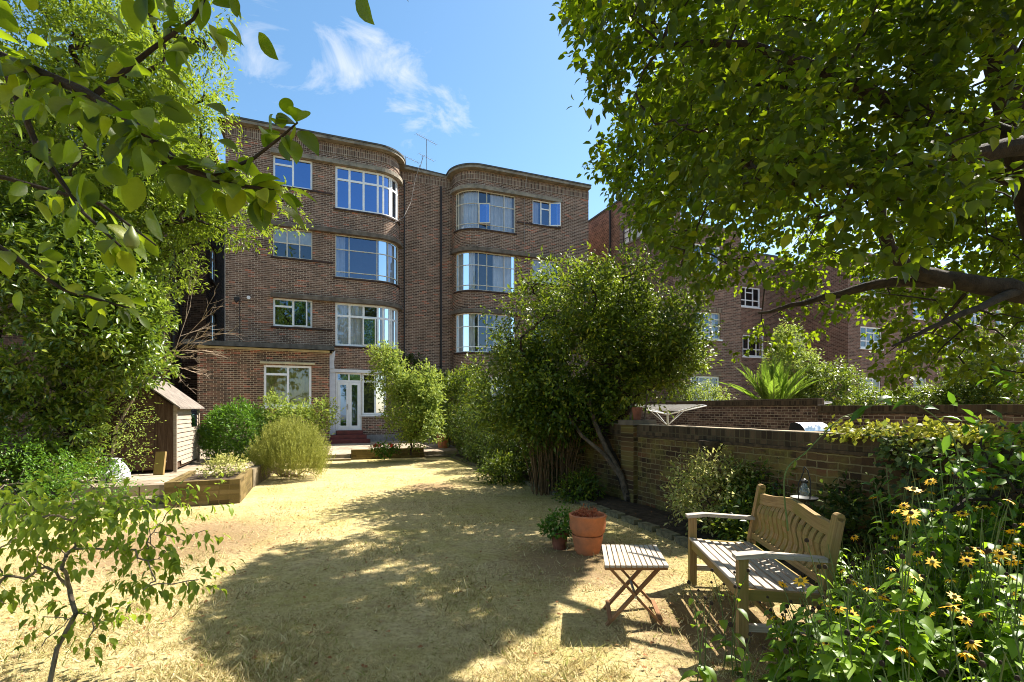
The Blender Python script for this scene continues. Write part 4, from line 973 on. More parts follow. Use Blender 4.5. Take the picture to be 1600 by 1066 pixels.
m = MB(); q = Path((-2.44, -11.1)).line((-2.2, -8.7)); q.bar(m, 0, q.L, -.02, .36, -.15, 0)
props(m.build('low_garden_wall', M['slab_edge'], bevel=.01), 'low stone retaining wall behind the rosemary bush', 'wall')
m = MB(); q = Path((-.28, -6.15)).line((1.95, -6.2)); q.bar(m, 0, q.L, -.02, .30, -.25, 0)
props(m.build('low_garden_wall', M['low_wall'], bevel=.012), 'low brick bed wall at the patio edge below the tall lime green bush', 'wall')

# shed
def shed():
    r = thing('garden_shed', 'small weathered timber shed with pale weatherboards and a felt roof', 'shed', W(-4.8, -8.4, DZ))
    t0, t1, d0, d1 = -5.45, -4.12, -9.55, -7.35; z0, ze, za = DZ + .06, 1.64, 2.18; tm = (t0 + t1) / 2
    m = MB()    # gable front of vertical planks
    n = 9
    for i in range(n):
        ta = t0 + (t1 - t0) * i / n + .004; tb = t0 + (t1 - t0) * (i + 1) / n - .004; zt = lambda t: ze + (za - ze) * (1 - abs(t - tm) / (t1 - tm)) - .03
        dd = d0 + random.uniform(-.006, .006); A, B = W(ta, dd, z0), W(tb, dd, z0); Cc, De = W(tb, dd, zt(tb)), W(ta, dd, zt(ta)); u_ = random.random() * 5
        m.quad([A, B, Cc, De], [(0, u_), (0, u_ + .14), (1.5, u_ + .14), (1.5, u_)])
    for t in (t0 + .3, t0 + .95): pass
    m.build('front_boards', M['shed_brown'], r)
    m = MB(); m.box(W(tm - .05, d0 - .02, DZ + .82), .72, .03, 1.5, ANG); dr = m.build('door', M['shed_brown'], r, bevel=.004)
    m = MB(); m.box(W(tm - .05, d0 - .045, DZ + .35), .66, .02, .09, ANG); m.box(W(tm - .05, d0 - .045, DZ + 1.3), .66, .02, .09, ANG); m.build('ledge', M['shed_brown'], dr)
    m = MB(); m.box(W(tm + .26, d0 - .05, DZ + .45), .06, .02, .06, ANG); m.box(W(tm + .26, d0 - .05, DZ + 1.2), .05, .02, .05, ANG); m.build('hinge', M['terracotta_d'], dr)
    m = MB(); nb = 13
    for i in range(nb):
        za_ = z0 + .06 + (ze - z0 - .06) * i / nb; zb_ = z0 + .06 + (ze - z0 - .06) * (i + 1) / nb + .02; dA = d0 + .0; dB = d1
        if i < 1: dA = d0 + .5
        if i < 2: dB = d1 - .0
        win = (za_ > 1.12 and za_ < 1.58)
        if win: dB = d1 - .75
        j = random.uniform(-.008, .008); u_ = random.random() * 9
        m.quad([W(t1 + .028, dA, za_ + j), W(t1 + .028, dB, za_ + j), W(t1 + .004, dB, zb_ + j), W(t1 + .004, dA, zb_ + j)], [(0, u_), (dB - dA, u_), (dB - dA, u_ + .12), (0, u_ + .12)])
        m.quad([W(t1, dA, za_ + j), W(t1, dB, za_ + j), W(t1 + .028, dB, za_ + j), W(t1 + .028, dA, za_ + j)])
        if win: m.quad([W(t1 + .028, d1 - .12, za_ + j), W(t1 + .028, d1, za_ + j), W(t1 + .004, d1, zb_ + j), W(t1 + .004, d1 - .12, zb_ + j)], [(0, u_), (.1, u_), (.1, u_ + .12), (0, u_ + .12)])
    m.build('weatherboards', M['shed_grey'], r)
    m = MB(); m.quad([W(t1 - .01, d0, z0), W(t1 - .01, d1, z0), W(t1 - .01, d1, ze), W(t1 - .01, d0, ze)]); m.quad([W(t0, d0, z0), W(t0, d1, z0), W(t0, d1, ze), W(t0, d0, ze)]); m.quad([W(t0, d1, z0), W(t1, d1, z0), W(t1, d1, ze), W(tm, d1, za), W(t0, d1, ze)]); m.build('inner_lining', M['shed_brown'], r)
    m = MB(); m.quad([W(t1 + .012, d1 - .75, 1.12), W(t1 + .012, d1 - .12, 1.12), W(t1 + .012, d1 - .12, 1.60), W(t1 + .012, d1 - .75, 1.60)]); m.build('window', M['glass'], r)
    for dd in (d0, d1): m = MB(); m.box(W(t1 + .02, dd, (z0 + ze) / 2 - .03), .06, .06, ze - z0 + .06, ANG); m.build('corner_post', M['shed_grey'], r)
    m = MB()
    for sg in (-1, 1):
        te = tm + sg * (t1 - tm + .14); zz = ze - .10 + .02
        a, b, c, d = W(te, d0 - .14, zz), W(te, d1 + .1, zz), W(tm, d1 + .1, za + .03), W(tm, d0 - .14, za + .03); up = Vector((0, 0, .035))
        m.quad([a + up, b + up, c + up, d + up]); m.quad([a, b, c, d]); m.quad([a, b, b + up, a + up]); m.quad([a, d, d + up, a + up]); m.quad([b, c, c + up, b + up])
    m.build('roof', M['shed_roof'], r)
shed()
m = MB(); m.beam(W(-4.3, -9.95, DZ), W(-4.28, -9.85, DZ + .47), .20, .05, up=(0, 1, 0)); props(m.build('timber_board', M['teak'], bevel=.005), 'short pale timber board leaning at the front corner of the shed', 'board')
# crumpled white sack
m = MB(); pr_ = []
sc0 = G(176, 752, DZ); nseg = 22
prof = [(0, 0), (.18, .0), (.22, .06), (.21, .16), (.18, .26), (.10, .34), (.05, .37), (.09, .43), (.03, .42), (0, .40)]
m.lathe(prof, sc0, nseg)
m.v = [(x + .03 * math.sin(z * 40 + y * 30) + .10 * z, y + .03 * math.cos(x * 37 + z * 25), z) for x, y, z in m.v]
props(m.build('plastic_sack', M['plastic_white'], smooth=True), 'crumpled white plastic sack in front of the shed', 'sack')
# big pot on the patio
pt = G(692, 700, PZ); r = thing('terracotta_pot', 'tall terracotta pot on the patio near the far shrubs', 'plant pot', pt)
m = MB(); m.lathe([(0, 0), (.17, 0), (.23, .44), (.26, .445), (.265, .54), (.24, .54), (.22, .46), (0, .45)], pt, 26); m.build('pot', M['terracotta'], r, smooth=True)
shrub('potted_plant', 'leafy plant growing in the tall terracotta pot on the patio', 'plant', [((pt.x, pt.y, .95), (.4, .3, .35))], 160, 6, .08, .5, 'l_dark', T_LOW, .15, .5, .2, .3, 20, (pt.x, pt.y, .6), root_r=.01)

# rotary dryers
def dryer(c, z, Lr, label, rot):
    c = Vector(c); r = thing('rotary_clothes_dryer', label, 'clothes dryer', (c.x, c.y, 0)); top = Vector((c.x, c.y, z))
    m = MB(); m.tube([(c.x, c.y, 0), top + Vector((0, 0, .08))], .022, 8); m.build('pole', M['cream_metal'], r, smooth=True)
    ends = [top + Vector((math.cos(rot + k * math.pi / 2) * Lr, math.sin(rot + k * math.pi / 2) * Lr, .16)) for k in range(4)]
    for k in range(4):
        m = MB(); m.tube([top - Vector((0, 0, .02)), ends[k]], .013, 6); m.build('arm', M['white'], r)
        m = MB(); m.tube([top - Vector((0, 0, .25)), top.lerp(ends[k], .45)], .007, 5); m.build('strut', M['white'], r)
    m = MB()
    for q in range(1, 8):
        f = .22 + .78 * q / 7
        for k in range(4): m.tube([top.lerp(ends[k], f) + Vector((0, 0, .01)), top.lerp(ends[(k + 1) % 4], f) + Vector((0, 0, .01))], .0035, 3, cap=False)
    m.build('washing_line', M['plastic_white'], r)
dryer((3.22, 10.2), 1.47, 1.0, 'white rotary clothes dryer just over the garden wall by the round tree', .35)
dryer((8.77, 15.27), 1.60, 1.35, 'second rotary clothes dryer farther off beside the palm', .2)
# barbecue
bb = Vector((4.85, 8.1, 0)); r = thing('barbecue', 'silver lidded barbecue standing behind the garden wall', 'barbecue', bb)
m = MB(); n = 9
for i in range(n):
    a0_, a1_ = i / n * math.pi * .62, (i + 1) / n * math.pi * .62
    f = lambda a: (-.20 * math.cos(a), .20 * math.sin(a))
    (y0, z0_), (y1, z1_) = f(a0_), f(a1_); X = Vector((U.x, U.y, 0)); Yv = Vector((N.x, N.y, 0)); B = lambda x, y, z: bb + X * x + Yv * y + Vector((0, 0, 1.14 + z))
    m.quad([B(-.29, y0, z0_), B(.29, y0, z0_), B(.29, y1, z1_), B(-.29, y1, z1_)])
lid = m.build('lid', M['steel'], r)
m = MB()
for sx in (-.29, .29): m.quad([bb + X * sx + Yv * (-.20 * math.cos(i / 8 * math.pi * .62)) + Vector((0, 0, 1.14 + .20 * math.sin(i / 8 * math.pi * .62))) for i in range(9)] + [bb + X * sx + Yv * .12 + Vector((0, 0, 1.14))])
m.build('lid_end', M['iron'], r)
m = MB(); m.tube([bb + X * -.2 - Yv * .24 + Vector((0, 0, 1.2)), bb + X * .2 - Yv * .24 + Vector((0, 0, 1.2))], .012, 6); m.build('handle', M['iron'], r)
m = MB(); m.box(bb + Vector((0, 0, 1.05)), .6, .42, .17, ANG); m.box(bb + Vector((0, 0, .45)), .55, .38, .7, ANG); m.build('cart', M['iron'], r)

# ------------------------------------------------------------------ vegetation
# tall light ash tree at the left
shrub('ash_tree', 'tall light green ash tree with feathery leaves rising at the top left', 'tree',
      [((-10.6, 10.5, 8.2), (3.4, 2.6, 3.2)), ((-8.2, 10.2, 6.6), (2.0, 1.8, 2.0)), ((-8.0, 10.2, 9.0), (1.9, 1.8, 2.0)), ((-7.1, 10.3, 5.6), (1.0, 1.0, .65)), ((-6.0, 10.2, 5.75), (.85, .8, .38)), ((-8.2, 10, 4.9), (1.5, 1.3, .9)), ((-7.0, 10.3, 7.6), (1.1, 1.0, 1.2))],
      6000, 14, .105, .34, 'l_ash', T_LOW, .34, .2, .35, .4, 260, (-9.6, 11.0, 0), root_r=.22, jit=.05, bump=(6, .75))
# broad glossy evergreen in front of it
shrub('laurel_bush', 'huge glossy evergreen bush filling the left edge beside the shed', 'bush',
      [((-8.6, 8.9, 2.9), (2.3, 1.5, 2.3)), ((-7.5, 8.9, 3.4), (1.35, 1.2, 1.5)), ((-7.2, 8.7, 2.85), (.95, 1.0, 1.15)), ((-9.4, 8.4, 4.4), (1.8, 1.3, 1.3)), ((-8.6, 8.4, 1.1), (1.4, 1.1, .9))],
      6200, 9, .12, .40, 'l_laurel', T_MID, .20, .45, .2, .62, 160, (-8.6, 9.2, 0), root_r=.12, bump=(11, .42), keep=lambda C: ~((C[:, 2] < 1.85) & (C[:, 0] / C[:, 1] > -.83)))
shrub('clipped_hedge_plant', 'small leaved low hedge below the big evergreen at the left', 'hedge', [((-8.0, 7.4, .35), (1.6, .9, .75)), ((-6.6, 7.6, .25), (.75, .6, .6))], 1100, 9, .05, .5, 'l_round', T_LOW, .14, .4, .2, .5, 40)
# trailing shoots reaching over the shed door
shrub('trailing_shrub', 'arching light green shoots hanging in front of the shed door', 'shrub', [((-7.5, 9.3, 1.45), (.45, .45, .45)), ((-7.5, 9.2, .75), (.45, .4, .35))], 200, 10, .055, .45, 'l_lime', T_LOW, .40, .0, .1, .3, 60, (-7.3, 9.0, 0), root_r=.02)
# bare twigs of a dead shrub
dd0 = Vector((-8.3, 10.1, 0)); r = thing('bare_shrub', 'leafless pale twiggy shrub between the big evergreen and the annex', 'shrub', dd0); m = MB()
m.tube([dd0, (-8.1, 10.1, 1.2), (-7.5, 10.1, 2.2), (-7.1, 10.1, 2.6)], [.03, .026, .02, .014], 6)
def twiglet(p, d, L, rad, depth):
    q = p + d * L * .5 + Vector((random.uniform(-.03, .03), random.uniform(-.03, .03), random.uniform(-.03, .03))); e = p + d * L; m.tube([p, q, e], [rad, rad * .8, rad * .55], 4, cap=False)
    if depth:
        for _ in range(random.choice((3, 4))):
            k = random.uniform(.3, 1); a = Vector((random.uniform(-.5, 1), random.uniform(-.9, .9), random.uniform(-.75, .95))); twiglet(p.lerp(e, k), (d + a * .8).normalized(), L * random.uniform(.4, .65), rad * .62, depth - 1)
for (x, z) in ((-6.5, 4.25), (-6.75, 3.9), (-6.15, 3.8), (-5.95, 3.3), (-6.1, 3.0), (-6.3, 2.6), (-6.25, 2.2), (-6.6, 1.95), (-6.0, 2.8)):
    b = Vector((-7.15 + random.uniform(-.1, .15), 10.1, 2.55 + random.uniform(-.2, .2))); d = Vector((x, 10.1 + random.uniform(-.3, .3), z)) - b; twiglet(b, d.normalized(), d.length * .72, .008, 2)
m.build('twig', M['deadwood'], r)

# round green tree in the middle; thinned where the lawn beyond it is sunlit
CT = 1 / math.tan(R(SUN_EL))
def inpoly(x, y, poly):
    r = np.zeros(len(x), bool); n = len(poly)
    for i in range(n):
        x0, y0 = poly[i]; x1, y1 = poly[(i + 1) % n]
        c = ((y0 > y) != (y1 > y)) & (x < (x1 - x0) * (y - y0) / (y1 - y0 + 1e-12) + x0); r ^= c
    return r
def proj(P): return 800 + F * P[:, 0] / P[:, 1], HOR - F * (P[:, 2] - CZ) / P[:, 1]
def shadow(P, z=0.0):
    k = (P[:, 2] - z) * CT; return np.stack([P[:, 0] - SUN_H.x * k, P[:, 1] - SUN_H.y * k, np.full(len(P), z)], 1)
LIT2 = np.array([(300, 722), (700, 731), (815, 757), (790, 774), (650, 786), (650, 797), (780, 800), (640, 812), (540, 834), (400, 856), (300, 880)], float)
def phil_keep(P):
    x, y = proj(shadow(P)); return ~(inpoly(x, y, LIT2) & (rng.random(len(P)) < .74))
shrub('philadelphus_tree', 'dense round green small tree leaning over the wall in the centre', 'tree',
      [((1.15, 9.3, 2.55), (1.95, 1.6, 1.7)), ((1.5, 9.3, 3.55), (1.35, 1.2, .95)), ((2.55, 9.2, 2.85), (1.05, 1.0, .95)), ((.05, 9.5, 2.0), (1.1, 1.1, 1.15)), ((-.25, 9.7, 1.75), (.9, .9, .9)), ((.4, 9.3, 3.1), (1.1, 1.0, .9)), ((2.95, 9.2, 2.42), (.72, .8, .38)), ((-.1, 9.4, 1.3), (.8, .8, .6)), ((.95, 9.2, 1.45), (1.1, .8, .75)), ((1.8, 9.3, 1.95), (.65, .7, .5))],
      9800, 10, .085, .50, 'l_mid', T_LOW, .26, .35, .3, .35, 240, (1.93, 8.15, 0), root_r=.075, jit=.04, r_tip=.005, keep=phil_keep, bump=(9, .36))
m = MB(); base = Vector((1.93, 8.15, 0))
r = bpy.data.objects.get('philadelphus_tree')
for pts, rr in (([(1.93, 8.15, 0), (1.82, 8.2, .45), (1.62, 8.4, .85), (1.45, 8.6, 1.3), (1.3, 8.9, 2.0)], [.062, .052, .045, .038, .025]), ([(2.0, 8.2, 0), (2.02, 8.3, .7), (2.0, 8.4, 1.2), (2.15, 8.7, 1.9)], [.03, .025, .022, .015]), ([(1.9, 8.2, .3), (1.55, 8.3, .8), (1.2, 8.5, 1.1), (.9, 8.8, 1.6)], [.04, .035, .03, .02]), ([(2.05, 8.1, 0), (2.25, 8.15, .6), (2.2, 8.2, 1.3), (2.35, 8.5, 2.0)], [.02, .018, .016, .012])):
    m.tube(pts, rr, 8)
m.build('trunk', M['bark_mid'], r, smooth=True)

# pear tree at the right, overhanging: crown thinned where the photograph's lawn is sunlit
SHADE = np.array([(290, 1000), (330, 920), (430, 855), (540, 838), (640, 815), (760, 798), (870, 792), (1000, 800), (1080, 840), (1070, 872), (960, 862), (935, 880), (880, 930), (860, 985), (700, 1050), (640, 1090), (420, 1090)], float)
OUT = np.array([(905, -60), (915, 60), (945, 140), (960, 215), (935, 255), (985, 290), (1000, 335), (1035, 385), (1080, 425), (1140, 450), (1195, 425), (1250, 465), (1165, 510), (1150, 555), (1235, 555), (1290, 495), (1335, 510), (1360, 640), (1480, 590), (1640, 620), (2600, 900), (2600, -3000), (905, -3000)], float)
def light_ok(P, leak=.25):
    S = shadow(P); ok = S[:, 1] > 1.0; x, y = proj(np.where(S[:, 1:2] > .3, S, [0, .3, 0])); 
    inframe = (S[:, 1] > .9) & (y < 1085) & (x > -50) & (x < 1640)
    good = inpoly(x, y, SHADE)
    border = (y < 835 + (x - 1000) * .25) & (x > 990)
    flow = (x > 1170) & (rng.random(len(P)) < .10)
    # keep the bench and the table sunlit
    S2 = shadow(P, .45); hitb = (S2[:, 0] > 1.35) & (S2[:, 0] < 2.15) & (S2[:, 1] > 3.0) & (S2[:, 1] < 4.5)
    hitt = (S2[:, 0] > .6) & (S2[:, 0] < 1.2) & (S2[:, 1] > 3.3) & (S2[:, 1] < 4.1)
    S3 = shadow(P, .75); hitf = (S3[:, 0] > 1.2) & (S3[:, 0] < 3.9) & (S3[:, 1] > 1.4) & (S3[:, 1] < 3.9) & (rng.random(len(P)) < .88)
    S4 = shadow(P, .7); hitv = (S4[:, 0] > 2.1) & (S4[:, 0] < 3.4) & (S4[:, 1] > 5.8) & (S4[:, 1] < 6.9)
    res = (~inframe) | good | border | flow
    return res & ~(hitb & (rng.random(len(P)) < .96)) & ~hitt & ~hitf & ~hitv
pear = thing('pear_tree', 'large overhanging pear tree with dark limbs filling the upper right', 'tree', (5.3, 4.6, 0))
NC = 170000
Pc = np.stack([rng.uniform(.4, 8.5, NC), rng.uniform(2.4, 9.5, NC), rng.uniform(1.75, 8.6, NC)], 1)
cc = np.array([4.3, 5.2, 4.7]); ell = (((Pc - cc) / np.array([4.1, 4.6, 3.7])) ** 2).sum(1) < 1
low = Pc[:, 2] > 1.75 + .25 * np.abs(Pc[:, 1] - 4) * .5
x, y = proj(Pc); ins = inpoly(x, y, OUT); near = Pc[:, 1] > 2.6 + .25 * np.maximum(0, 2.2 - Pc[:, 0])
clump = (np.sin(Pc[:, 0] * 2.9 + 1) * np.sin(Pc[:, 1] * 2.3 + 2) * np.sin(Pc[:, 2] * 3.1) > -.12)
Sg = shadow(Pc); gap = (np.sin(Sg[:, 0] * 5.3 + 2 * np.sin(Sg[:, 1] * 2.1)) * np.sin(Sg[:, 1] * 4.7 + 2 * np.sin(Sg[:, 0] * 3.3)) > .72)
ok = ell & low & ins & near & clump & ~gap; ok &= light_ok(Pc)
# the far part of the crown above the lawn's shaded patch
Pc = Pc[ok]
vis = proj(Pc); onscr = (vis[0] < 1640) & (vis[1] > -40)
thin = np.where(vis[1] > 470, np.where(vis[0] > 1280, .34, .18), np.where(vis[1] > 400, np.where(vis[0] > 1330, .6, .32), np.where((vis[1] > 320) & (vis[0] < 1260), .35, 1.0)))
keep = (onscr & (rng.random(len(Pc)) < thin)) | (~onscr & (rng.random(len(Pc)) < .35))
Pc = Pc[keep]; vx, vy = proj(Pc); extra = Pc[6900:][((vx > 1380) & (vx < 1640) & (vy < 330))[6900:]][:1100]; Pc = np.vstack([Pc[:6900], extra])
Dc = nrm(Pc - cc)
P, D, NN, w = twig_leaves(Pc, Dc, 11, .26, .1, .55, .30, .04)
ok = light_ok(P); P, D, NN = P[ok], D[ok], NN[ok]
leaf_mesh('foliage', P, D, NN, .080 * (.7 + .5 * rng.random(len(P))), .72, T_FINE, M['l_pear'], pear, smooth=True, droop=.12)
limbs = [([(5.3, 4.6, 0), (5.25, 4.6, 1.2), (5.1, 4.5, 2.1), (4.9, 4.4, 2.5)], [.20, .17, .15, .13]),
         ([(4.9, 4.4, 2.5), (4.16, 4.05, 2.52), (3.7, 4.0, 2.58), (3.3, 4.0, 2.66), (3.06, 4.0, 2.86), (2.98, 4.0, 3.15), (2.9, 4.0, 3.38), (2.35, 4.05, 3.40), (1.9, 4.1, 3.62)], [.12, .085, .07, .06, .05, .045, .04, .032, .02]),
         ([(3.5, 4.0, 2.6), (3.1, 4.2, 2.62), (2.6, 4.4, 2.5), (2.3, 4.6, 2.45)], [.05, .04, .025, .012]),
         ([(4.9, 4.4, 2.5), (4.5, 3.9, 3.3), (3.9, 3.6, 3.5), (3.2, 3.5, 3.35), (2.5, 3.5, 3.85), (1.7, 3.5, 4.15), (.9, 3.5, 4.15)], [.11, .09, .075, .06, .045, .03, .012]),
         ([(4.9, 4.4, 2.5), (4.75, 4.5, 3.6), (4.45, 4.5, 4.8), (4.1, 4.8, 6.2), (3.9, 5.0, 7.2)], [.15, .13, .12, .09, .06]),
         ([(4.9, 4.5, 3.6), (4.0, 5.5, 4.4), (3.2, 6.8, 4.9), (2.6, 7.8, 5.1)], [.08, .06, .045, .02]),
         ([(4.16, 4.05, 2.52), (3.3, 3.6, 2.25), (2.7, 3.5, 2.0)], [.04, .022, .008]),
         ([(3.9, 3.6, 3.5), (3.5, 4.4, 4.3), (2.6, 5.2, 5.0), (1.9, 5.8, 5.4)], [.05, .04, .03, .015])]
m = MB()
for pts, rr in limbs:
    fine, fr2 = [], []
    for i in range(len(pts) - 1):
        for k in range(4):
            q = Vector(pts[i]).lerp(Vector(pts[i + 1]), k / 4); fine.append(q + Vector((random.uniform(-1, 1), random.uniform(-1, 1), random.uniform(-1, 1))) * .012); fr2.append(rr[i] + (rr[i + 1] - rr[i]) * k / 4)
    fine.append(Vector(pts[-1])); fr2.append(rr[-1]); m.tube(fine, fr2, 9)
m.build('trunk', M['bark'], pear, smooth=True)
# branches: connect twigs to limb points
nodes = []
for pts, rr in limbs[1:]:
    for i in range(len(pts) - 1):
        for k in range(5): nodes.append(np.array(Vector(pts[i]).lerp(Vector(pts[i + 1]), k / 5)))
segs = []; NA = np.array(nodes); NP = [None] * len(NA); sel = Pc[rng.choice(len(Pc), 900, replace=False)]
sel = sel[np.argsort([np.min(np.linalg.norm(NA - q, axis=1)) for q in sel])]
for q in sel:
    dd = np.linalg.norm(NA - q, axis=1); i = int(np.argmin(dd)); a = NA[i]; L = dd[i]
    if L > 1.8: continue
    mid1 = a + (q - a) * .35 + rng.normal(size=3) * .06 * L; mid2 = a + (q - a) * .7 + rng.normal(size=3) * .05 * L + np.array([0, 0, .04 * L]); r0 = .006 + .009 * L
    segs.append(([a, mid1, mid2, q], [r0, r0 * .8, r0 * .6, .003])); NA = np.vstack([NA, mid1, mid2, q])
tubes_mesh('branch', segs, M['bark'], pear, 5)

# pear tree branch reaching in from the left, close to the camera
pl_ = thing('pear_tree', 'near pear branch with big backlit leaves reaching in from the top left', 'tree', (-3.1, 1.2, 0))
nl_ = [([(-3.1, 1.2, 0), (-3.0, 1.25, 1.4), (-2.6, 1.35, 2.3), (-2.0, 1.4, 2.62), (-1.45, 1.4, 2.55), (-1.13, 1.3, 2.39), (-.95, 1.22, 2.27), (-.80, 1.2, 2.14), (-.70, 1.2, 2.10), (-.58, 1.2, 2.085)], [.10, .08, .05, .026, .017, .012, .009, .009, .006, .003]),
       ([(-.74, 1.2, 2.115), (-.62, 1.18, 2.15), (-.545, 1.16, 2.19), (-.50, 1.15, 2.22)], [.005, .004, .003, .002]),
       ([(-1.1, 1.3, 2.38), (-.95, 1.3, 2.50), (-.84, 1.3, 2.58), (-.80, 1.35, 2.75)], [.008, .006, .004, .003]),
       ([(-2.0, 1.4, 2.62), (-1.5, 1.3, 2.85), (-1.0, 1.25, 2.85), (-.68, 1.2, 2.72)], [.02, .014, .008, .003]),
       ([(-1.0, 1.25, 2.85), (-.8, 1.2, 2.75), (-.65, 1.15, 2.62), (-.58, 1.1, 2.52)], [.01, .006, .004, .002]),
       ([(-1.45, 1.4, 2.55), (-1.35, 1.4, 2.3), (-1.2, 1.38, 2.1), (-1.08, 1.36, 2.0)], [.012, .008, .005, .003]),
       ([(-2.0, 1.5, 2.5), (-1.7, 1.6, 2.1), (-1.5, 1.65, 1.95), (-1.32, 1.7, 1.9)], [.015, .01, .006, .003]),
       ([(-1.9, 1.5, 2.3), (-1.75, 1.7, 2.35), (-1.5, 1.8, 2.3), (-1.3, 1.8, 2.15)], [.01, .008, .006, .003])]
m = MB()
for i, (pts, rr) in enumerate(nl_): m.tube(pts, rr, 7)
m.build('branch', M['bark'], pl_, smooth=True)
Ps, Ds = [], []
def along(pts, k0, k1, n, sd):
    pts = [Vector(p) for p in pts]
    for _ in range(n):
        k = random.uniform(k0, k1) * (len(pts) - 1); i = min(int(k), len(pts) - 2); q = pts[i].lerp(pts[i + 1], k - i)
        t_ = (pts[i + 1] - pts[i]).normalized(); o = Vector((random.gauss(0, 1), random.gauss(0, 1), random.gauss(0, 1) - .25)).normalized()
        Ps.append(q + o * random.uniform(.0, sd)); Ds.append((t_ * .45 + o * .8 + Vector((0, 0, -.28))).normalized())
along(nl_[0][0], .36, .75, 180, .20); along(nl_[0][0], .66, 1, 70, .07); along(nl_[1][0], .3, 1, 13, .02); along(nl_[2][0], .2, 1, 30, .07)
along(nl_[3][0], .2, .95, 240, .26); along(nl_[4][0], .1, .8, 22, .05); along(nl_[5][0], .3, 1, 20, .05); along(nl_[6][0], .3, 1, 42, .08); along(nl_[7][0], .3, 1, 26, .07)
Ps.append(Vector((-.36, 1.15, 2.53))); Ds.append(Vector((.4, 0, -.9))); Ps.append(Vector((-.30, 1.15, 2.545))); Ds.append(Vector((1, 0, -.4)))
n_ = len(Ps); NNn = nrm(rng.normal(size=(n_, 3)) * .7 + np.array([0, 0, .8]) + np.array([0.0, -.5, 0]))
leaf_mesh('foliage', np.array([tuple(p) for p in Ps]), np.array([tuple(p) for p in Ds]), NNn, .068 * (.7 + .45 * rng.random(n_)), .66, T_BIG, M['l_pearnear'], pl_, smooth=True, droop=.15)
PEAR_M = plain('green_pear_skin', (.16, .20, .05), .45, var=.15)
for (x, yv, z) in ((-1.22, 1.4, 2.17), (-1.05, 1.36, 2.02)):
    m = MB(); m.lathe([(0, -.026), (.013, -.022), (.019, -.008), (.017, .008), (.009, .024), (.003, .036), (0, .037)], (x, yv, z), 14); m.build('pear', PEAR_M, pl_, smooth=True)

# sapling at the lower left
sp_ = Vector((-2.56, 2.72, 0)); r = thing('young_tree', 'slender young tree with layered drooping leaves at the lower left', 'tree', sp_)
lob = [((-2.75, 2.95, .98), (1.0, .55, .17)), ((-2.5, 2.95, .92), (.58, .4, .13)), ((-2.05, 2.9, .78), (.30, .3, .10)), ((-2.7, 2.8, .72), (.6, .4, .12)), ((-1.95, 2.75, .58), (.28, .25, .08)), ((-2.35, 2.75, .36), (.30, .3, .10)), ((-2.9, 2.7, .5), (.5, .3, .12))]
C, Dd = crown_points(lob, 330, .15); P, D, NN, w = twig_leaves(C, Dd * np.array([1, 1, .2]), 6, .13, 0, .4, .75, .02)
leaf_mesh('foliage', P, D, NN, .050 * (.6 + .6 * rng.random(len(P))), .60, T_FINE, M['l_sap'], r, smooth=True, droop=.25)
sel = C[rng.choice(len(C), 110, replace=False)]
tubes_mesh('stem', grow([sp_, (-2.53, 2.74, .22), (-2.46, 2.78, .40)], .013, sel, .0026, 4, .035, .05), M['bark_pale'], r, 6)

# bushes in front of the house
shrub('round_bush', 'rounded dark glossy green bush right of the shed', 'bush', [((-7.35, 13.1, .85), (.80, .7, .78))], 1300, 9, .085, .42, 'l_round', T_LOW, .12, .3, .2, .75, 30, (-7.35, 13.1, .2))
shrub('leafy_shrub', 'loose yellow green shrub below the annex window', 'shrub', [((-6.0, 13.6, 1.1), (.75, .6, .55)), ((-5.3, 13.6, 1.35), (.35, .3, .4)), ((-6.5, 13.5, 1.5), (.3, .3, .35))], 420, 9, .10, .40, 'l_lime', T_LOW, .28, .6, .2, .3, 60, (-6.0, 13.6, .2))
# rosemary: upright sprigs
rc = np.array([-4.93, 11.0, .0]); r = thing('rosemary_bush', 'upright yellow green rosemary bush at the left edge of the lawn', 'bush', rc)
ns = 1300; a = rng.random(ns) * 2 * math.pi; q = np.sqrt(rng.random(ns)); B = np.stack([rc[0] + q * np.cos(a) * .70, rc[1] + q * np.sin(a) * .62, np.zeros(ns)], 1)
top = 1.28 * np.sqrt(np.maximum(.06, 1 - .75 * q ** 2)) * (.72 + .42 * rng.random(ns)); Ls = .42 + .2 * rng.random(ns); z0 = np.maximum(.05, top - Ls)
lean = np.stack([np.cos(a) * q * .35, np.sin(a) * q * .35, np.ones(ns)], 1); lean = nrm(lean + rng.normal(size=(ns, 3)) * .12)
per = 34; kk = np.tile(np.linspace(0, 1, per), (ns, 1)); P = B[:, None, :] + np.array([0, 0, 1]) * z0[:, None, None] + lean[:, None, :] * (kk * Ls[:, None])[..., None]
sd = rdir(ns * per).reshape(ns, per, 3); D = nrm(lean[:, None, :] * .9 + sd * .7)
leaf_mesh('foliage', P.reshape(-1, 3), D.reshape(-1, 3), rdir(ns * per), .045 * (.7 + .6 * rng.random(ns * per)), .22, T_LOW, M['l_rosemary'], r)
m = MB()
for i in range(26):
    a_ = random.uniform(0, 6.28); q_ = random.uniform(.5, .95); e_ = Vector((rc[0] + q_ * math.cos(a_) * .9, rc[1] - abs(q_ * math.sin(a_)) * .75, random.uniform(.1, .3)))
    m.tube([Vector((rc[0] + random.uniform(-.3, .3), rc[1], .05)), Vector((rc[0], rc[1], .3)).lerp(e_, .6), e_], [.014, .009, .004], 4)
m.build('stem', M['deadwood'], r)
shrub('planter_plant', 'small straggly plant growing inside the brick planter', 'plant', [(tuple(W(-2.85, -11.75, .48)), (.34, .4, .14))], 150, 8, .055, .5, 'l_varieg', T_LOW, .12, .4, .2, .3, 20, tuple(W(-2.85, -11.75, .3)), root_r=.008)
